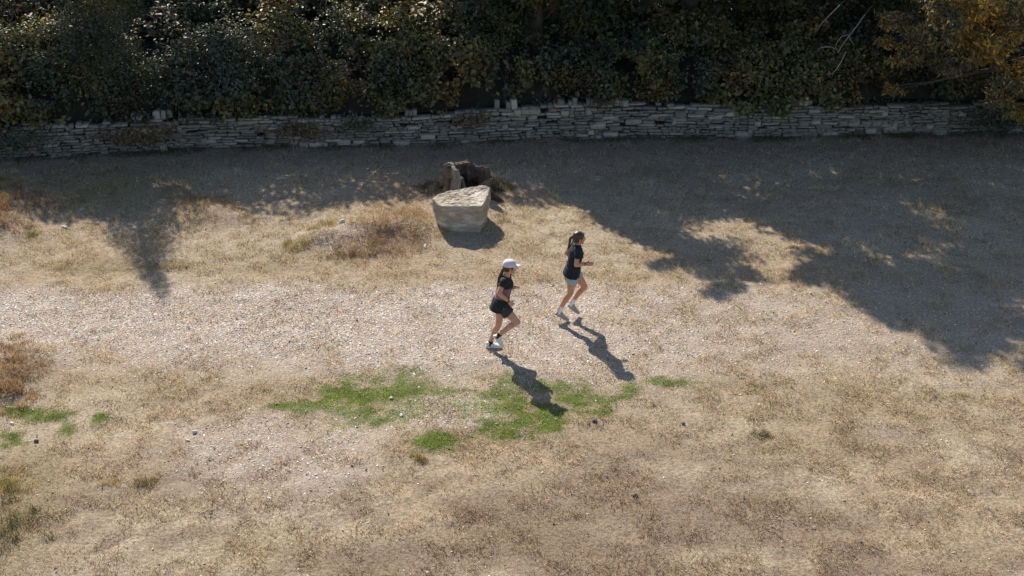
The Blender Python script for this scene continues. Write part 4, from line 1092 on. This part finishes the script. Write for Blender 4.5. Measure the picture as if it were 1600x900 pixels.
def runner(label, J, cfg):
    base = J['base']
    root = empty('person', base, label, 'person')
    skin = M[cfg['skin']]
    P, K, HT = J['pel'], J['neckb'], J['headt']
    ax = (K - P).normalized(); TL = (K - P).length
    lat = Vector((0, 1, 0)); lat = (lat - ax * lat.dot(ax)).normalized()
    fw = lat.cross(ax).normalized()                      # the way she runs
    if fw.x < 0: fw = -fw
    T = lambda t, f=0.0, l=0.0: P + ax * (TL * t) + fw * f + lat * l
    prof = [(-0.14, 0.115, 0.085, -0.01), (0.0, 0.160, 0.112, -0.015), (0.12, 0.160, 0.110, -0.012), (0.35, 0.122, 0.088, 0.0), (0.55, 0.132, 0.097, 0.005), (0.75, 0.146, 0.104, 0.005), (0.90, 0.138, 0.082, 0.0), (1.0, 0.085, 0.058, 0.0)]
    # ---- body: one continuous surface
    bm = bmesh.new()
    p_loft(bm, [(T(t, f), lat * a_, fw * b_) for t, a_, b_, f in prof], 24)
    hb = HT - K
    hup = (Vector((0, 0, 1)) + ax * 0.4).normalized()
    yaw = cfg.get('yaw', 0.0)
    hf = (Vector((cos(yaw), sin(yaw), cfg.get('nod', 0.0)))); hf = (hf - hup * hf.dot(hup)).normalized(); hl = hup.cross(hf).normalized()
    hc = HT - hup * 0.112                                # head centre, about the height of the eyes
    p_chain(bm, [T(0.95), K + (hc - K) * 0.5 - hf * 0.008, hc - hup * 0.05 - hf * 0.018], [0.062, 0.050, 0.050])
    p_ell(bm, hc + hup * 0.018 - hf * 0.012, hf * 0.093, hl * 0.075, hup * 0.094)     # skull
    p_loft(bm, [(hc + hup * 0.03 + hf * 0.045, hl * 0.058, hf * 0.045), (hc - hup * 0.02 + hf * 0.047, hl * 0.056, hf * 0.043), (hc - hup * 0.065 + hf * 0.045, hl * 0.045, hf * 0.040), (hc - hup * 0.105 + hf * 0.055, hl * 0.024, hf * 0.026)], 18)
    p_chain(bm, [hc + hup * 0.008 + hf * 0.086, hc - hup * 0.022 + hf * 0.106, hc - hup * 0.034 + hf * 0.098], [0.008, 0.011, 0.012])     # nose
    p_chain(bm, [hc + hup * 0.022 + hf * 0.078 - hl * 0.03, hc + hup * 0.024 + hf * 0.086, hc + hup * 0.022 + hf * 0.078 + hl * 0.03], [0.011, 0.010, 0.011])   # brow
    p_chain(bm, [hc - hup * 0.062 + hf * 0.082 - hl * 0.016, hc - hup * 0.062 + hf * 0.090, hc - hup * 0.062 + hf * 0.082 + hl * 0.016], [0.007, 0.009, 0.007])  # lips
    p_sphere(bm, hc - hup * 0.096 + hf * 0.072, 0.018)                                # chin
    for s in (-1, 1):
        p_ell(bm, hc - hup * 0.015 - hf * 0.005 + hl * s * 0.076, hf * 0.018, hl * s * 0.009, hup * 0.030)   # ears
    for sd, s in (('r', -1), ('l', 1)):
        sh, el, wr = J[sd + 'sh'], J[sd + 'el'], J[sd + 'wr']
        p_chain(bm, [T(0.93, 0, s * 0.05), sh], [0.055, 0.050])
        um = sh.lerp(el, 0.45)
        p_chain(bm, [sh, um, el], [0.048, 0.043, 0.036])
        p_chain(bm, [el, el.lerp(wr, 0.3), wr], [0.036, 0.037, 0.024])
        hand(bm, wr, J[sd + 'hd'] - wr, Vector((0, -s, 0)) + Vector((0, 0, -0.35)), cfg[sd + 'curl'], Vector((0.1, 0, 1)))
        hp, kn, an = J[sd + 'hip'], J[sd + 'kn'], J[sd + 'an']
        sd_ = (kn - hp).normalized(); shin = (an - kn).normalized()
        back = -(fw - shin * fw.dot(shin)).normalized()
        p_chain(bm, [hp, hp.lerp(kn, 0.4), hp.lerp(kn, 0.8), kn], [0.088, 0.078, 0.058, 0.052])
        p_chain(bm, [kn, kn.lerp(an, 0.3) + back * 0.012, kn.lerp(an, 0.65) + back * 0.006, an], [0.050, 0.054, 0.041, 0.033])
        hl_, to = J[sd + 'heel'], J[sd + 'toe']
        p_chain(bm, [an, hl_.lerp(an, 0.45) + (to - hl_) * 0.12], [0.034, 0.034])
        p_chain(bm, [hl_.lerp(an, 0.5) + (to - hl_) * 0.15, hl_ + (to - hl_) * 0.7 + (an - hl_) * 0.25], [0.032, 0.022])
        for q in (1.0,):
            p_sphere(bm, P + lat * s * 0.075 - fw * 0.055 - ax * 0.03, 0.085)          # seat
    for s in (-1, 1):
        p_sphere(bm, T(0.70, 0.062, s * 0.062), 0.056)                                 # bust
    body = fuse('body', bm, 0.0062, 3, root, skin, base)
    for s in (-1, 1):
        bm = bmesh.new(); p_sphere(bm, hc + hup * 0.004 + hf * 0.079 + hl * s * 0.031 - base, 0.0105)
        link('eye', bm_mesh('eye', bm), M['eye_white'], root)
        bm = bmesh.new(); p_sphere(bm, hc + hup * 0.004 + hf * 0.0865 + hl * s * 0.0315 - base, 0.0055)
        link('iris', bm_mesh('iris', bm), M['black_plastic'], root.children[-1] if False else root)
    # ---- shirt
    bm = bmesh.new(); g_ = 0.016
    hem = cfg['hem']
    sk = 0.0 if hem < -0.05 else 1.0
    tp = [(hem, 0.160 + g_ + 0.014, 0.140 + g_ - 0.014 * sk, -0.026 + 0.010 * sk)] + [(0.0 if hem < -0.05 else hem + 0.06, 0.160 + g_ + 0.010, 0.136 + g_ - 0.012 * sk, -0.024 + 0.008 * sk), (0.14, 0.158 + g_, 0.118 + g_, -0.014), (0.35, 0.132 + g_, 0.098 + g_, 0), (0.55, 0.138 + g_, 0.103 + g_, 0.005), (0.75, 0.148 + g_, 0.108 + g_, 0.006), (0.90, 0.138 + g_, 0.086 + g_, 0), (1.0, 0.092, 0.070, 0), (1.045, 0.066, 0.062, 0.0)]
    p_loft(bm, [(T(t, f), lat * a_, fw * b_) for t, a_, b_, f in tp], 28)
    for s in (-1, 1): p_sphere(bm, T(0.70, 0.062, s * 0.062), 0.070)
    for s in (-1, 1): p_sphere(bm, P + lat * s * 0.07 - fw * 0.052 - ax * 0.015, 0.106) if hem < -0.1 else None
    for sd, s in (('r', -1), ('l', 1)):
        sh, el = J[sd + 'sh'], J[sd + 'el']
        d = (el - sh).normalized(); u = d.orthogonal().normalized(); w = d.cross(u)
        se = sh.lerp(el, cfg['sleeve'])
        p_chain(bm, [T(0.92, 0, s * 0.06), sh], [0.068, 0.064])
        p_loft(bm, [(sh, u * 0.064, w * 0.064), (sh.lerp(se, 0.6), u * 0.061, w * 0.061), (se, u * 0.060, w * 0.060)], 18)
    fuse('shirt', bm, 0.008, 2, root, M[cfg['shirt']], base, 0.021, cfg['seed'])
    # ---- shorts
    bm = bmesh.new()
    p_loft(bm, [(T(-0.13, -0.01), lat * 0.135, fw * 0.105), (T(-0.05, -0.018), lat * 0.168, fw * 0.126), (T(0.06, -0.014), lat * 0.160, fw * 0.112)], 28)
    for sd, s in (('r', -1), ('l', 1)):
        hp, kn = J[sd + 'hip'], J[sd + 'kn']
        d = (kn - hp).normalized(); u = d.orthogonal().normalized(); w = d.cross(u)
        e_ = hp.lerp(kn, cfg['shorts_len'])
        p_loft(bm, [(hp, u * 0.088, w * 0.088), (hp.lerp(e_, 0.4), u * 0.098, w * 0.098), (e_, u * 0.104, w * 0.104)], 22)
        p_sphere(bm, P + lat * s * 0.072 - fw * 0.052 - ax * 0.045, 0.088)
    fuse('shorts', bm, 0.008, 2, root, M[cfg['shorts']], base, 0.012, cfg['seed'] + 3)
    # ---- shoes and socks
    for sd, s in (('r', -1), ('l', 1)):
        an, hl_, to, kn = J[sd + 'an'], J[sd + 'heel'], J[sd + 'toe'], J[sd + 'kn']
        shoe(root, base, hl_, to, an, s, M[cfg['shoe']], M[cfg['sole']])
        bm = bmesh.new()
        top = an.lerp(kn, cfg['sock'])
        low = hl_.lerp(an, 0.4) + (to - hl_) * 0.15
        d = (top - low).normalized(); u = d.orthogonal().normalized(); w = d.cross(u)
        p_loft(bm, [(low, u * 0.040, w * 0.040), (low.lerp(top, 0.5), u * 0.040, w * 0.040), (top, u * 0.042, w * 0.042)], 18)
        fuse('sock', bm, 0.006, 2, root, M[cfg['sockmat']], base)
    # ---- hair
    bm = bmesh.new()
    p_ell(bm, hc + hup * 0.024 - hf * 0.020, hf * 0.098, hl * 0.083, hup * 0.099)
    p_ell(bm, hc - hup * 0.015 - hf * 0.048, hf * 0.060, hl * 0.074, hup * 0.070)
    p_chain(bm, [hc + hup * 0.075 + hf * 0.062 - hl * 0.035, hc + hup * 0.083 + hf * 0.066, hc + hup * 0.075 + hf * 0.062 + hl * 0.035], [0.016, 0.016, 0.016])
    tail = [hc + q for q in cfg['tail'](hf, hup, hl)]
    p_chain(bm, tail, cfg['tail_r'])
    fuse('hair', bm, 0.007, 3, root, M['hair'], base, 0.006, 9)
    if cfg.get('tie'):
        bm = bmesh.new(); p_sphere(bm, tail[0], cfg['tail_r'][0] * 1.05)
        fuse('hair_tie', bm, 0.006, 1, root, M['black_plastic'], base)
    # ---- cap
    if cfg.get('cap'):
        bm = bmesh.new()
        p_loft(bm, [(hc + hup * (0.028 + 0.100 * sin(t)) - hf * 0.012, hf * (0.111 * cos(t) ** 0.75), hl * (0.094 * cos(t) ** 0.75)) for t in np.linspace(0.0, 1.45, 8)], 28)
        c = fuse('cap', bm, 0.006, 2, root, M['pink_cloth'], base)
        bm = bmesh.new()
        rows = []
        for i, t in enumerate(np.linspace(0, 1, 6)):
            row = []
            for a_ in np.linspace(-1.15, 1.15, 13):
                r0 = 0.094; r1 = 0.088
                inner = hf * (r0 * cos(a_)) + hl * (0.082 * sin(a_))
                outx = 0.078 * (cos(a_ * 1.25) ** 0.8 if cos(a_ * 1.25) > 0 else 0)
                q = hc + hup * (0.036 - 0.012 * t * t - 0.012 * (a_ / 1.15) ** 2 * (0.5 + t)) + inner + hf * outx * t
                row.append(q)
            rows.append(row)
        top_v = [[bm.verts.new(q - base) for q in row] for row in rows]
        bot_v = [[bm.verts.new(q - base - hup * 0.005) for q in row] for row in rows]
        for V_ in (top_v, bot_v):
            for i in range(5):
                for k in range(12): bm.faces.new((V_[i][k], V_[i][k + 1], V_[i + 1][k + 1], V_[i + 1][k]))
        for k in range(12):
            bm.faces.new((top_v[5][k], top_v[5][k + 1], bot_v[5][k + 1], bot_v[5][k]))
        link('brim', bm_mesh('brim', bm), M['pink_cloth'], c)
    # ---- watch
    wr, el = J['rwr'], J['rel']
    d = (wr - el).normalized(); u = d.orthogonal().normalized(); w = d.cross(u); c0 = wr - d * 0.02
    bm = bmesh.new()
    p_loft(bm, [(c0 - d * 0.012 - base, u * 0.0295, w * 0.0295), (c0 - base, u * 0.031, w * 0.031), (c0 + d * 0.012 - base, u * 0.0295, w * 0.0295)], 18)
    link('watch', bm_mesh('watch', bm), M['black_plastic'], root)
    return root

KZ = 5.4545
Y1 = gd(740 + 150 / KZ, 395 + 812 / KZ).y
def j1(cx, cy, dy): return at(740 + cx / KZ, 395 + cy / KZ, Y1 + dy)
J = dict(base=Vector((-0.16, Y1, 0.0)), pel=j1(238, 438, 0.0), neckb=j1(276, 205, 0), headt=j1(313, 66, 0),
         rsh=j1(262, 243, -0.155), rel=j1(212, 345, -0.25), rwr=j1(300, 415, -0.17), rhd=j1(345, 455, -0.15),
         lsh=j1(290, 172, 0.155), lel=j1(275, 285, 0.24), lwr=j1(338, 302, 0.10), lhd=j1(375, 282, 0.06),
         rhip=j1(248, 468, -0.085), rkn=j1(374, 592, -0.10), ran=j1(214, 700, -0.10), lhip=j1(238, 412, 0.085), lkn=j1(214, 612, 0.07), lan=j1(140, 752, 0.05),
         rheel=j1(166, 712, -0.10), rtoe=j1(240, 806, -0.10), lheel=j1(106, 806, 0.05), ltoe=j1(232, 812, 0.05))
gz1 = float(ground_h(np.array([J['lheel'].x + 0.1]), np.array([J['lheel'].y]))[0])
for k in ('lheel', 'ltoe'): J[k].z = gz1 + 0.006
J['lan'].z = gz1 + 0.10
runner('running person in white cap, black top with plum panel and black shorts', J, dict(skin='skin_a', shirt='plum_shirt', shorts='grey_cloth', shoe='white_shoe', sole='rubber', sockmat='black_cloth', sock=0.09,
       hem=-0.16, sleeve=0.50, shorts_len=0.40, rcurl=0.9, lcurl=0.9, seed=3, cap=True, nod=-0.05, yaw=0.12,
       tail=lambda f, u, l: [-f * 0.085 - u * 0.01, -f * 0.115 - u * 0.06, -f * 0.135 - u * 0.13, -f * 0.165 - u * 0.20, -f * 0.185 - u * 0.25], tail_r=[0.024, 0.027, 0.029, 0.022, 0.008]))
Y2 = gd(850 + 200 / KZ, 350 + 818 / KZ).y
def j2(cx, cy, dy): return at(850 + cx / KZ, 350 + cy / KZ, Y2 + dy)
J = dict(base=Vector((0.95, Y2, 0.0)), pel=j2(242, 424, 0.08), neckb=j2(280, 184, 0.08), headt=j2(303, 66, 0.08),
         rsh=j2(293, 228, -0.07), rel=j2(274, 350, -0.15), rwr=j2(350, 340, -0.02), rhd=j2(415, 338, 0.0),
         lsh=j2(262, 168, 0.235), lel=j2(190, 248, 0.30), lwr=j2(255, 292, 0.22), lhd=j2(290, 285, 0.18),
         rhip=j2(244, 452, 0.0), rkn=j2(224, 592, 0.0), ran=j2(132, 733, 0.0), lhip=j2(258, 398, 0.16), lkn=j2(346, 533, 0.16), lan=j2(236, 668, 0.16),
         rheel=j2(92, 770, 0.0), rtoe=j2(204, 818, 0.0), lheel=j2(196, 698, 0.16), ltoe=j2(276, 756, 0.16))
gz2 = float(ground_h(np.array([J['rtoe'].x]), np.array([J['rtoe'].y]))[0])
J['rtoe'].z = gz2 + 0.008
runner('running person without cap, navy t-shirt and pale teal shorts', J, dict(skin='skin_b', shirt='navy_cloth', shorts='teal_cloth', shoe='grey_shoe', sole='grey_shoe', sockmat='white_cloth', sock=0.24,
       hem=-0.03, sleeve=0.55, shorts_len=0.34, rcurl=0.35, lcurl=0.8, seed=8, nod=0.06, yaw=0.22, tie=True,
       tail=lambda f, u, l: [-f * 0.118 + u * 0.035, -f * 0.150 + u * 0.0, -f * 0.155 - u * 0.07, -f * 0.17 - u * 0.14, -f * 0.19 - u * 0.20], tail_r=[0.020, 0.021, 0.019, 0.014, 0.006]))
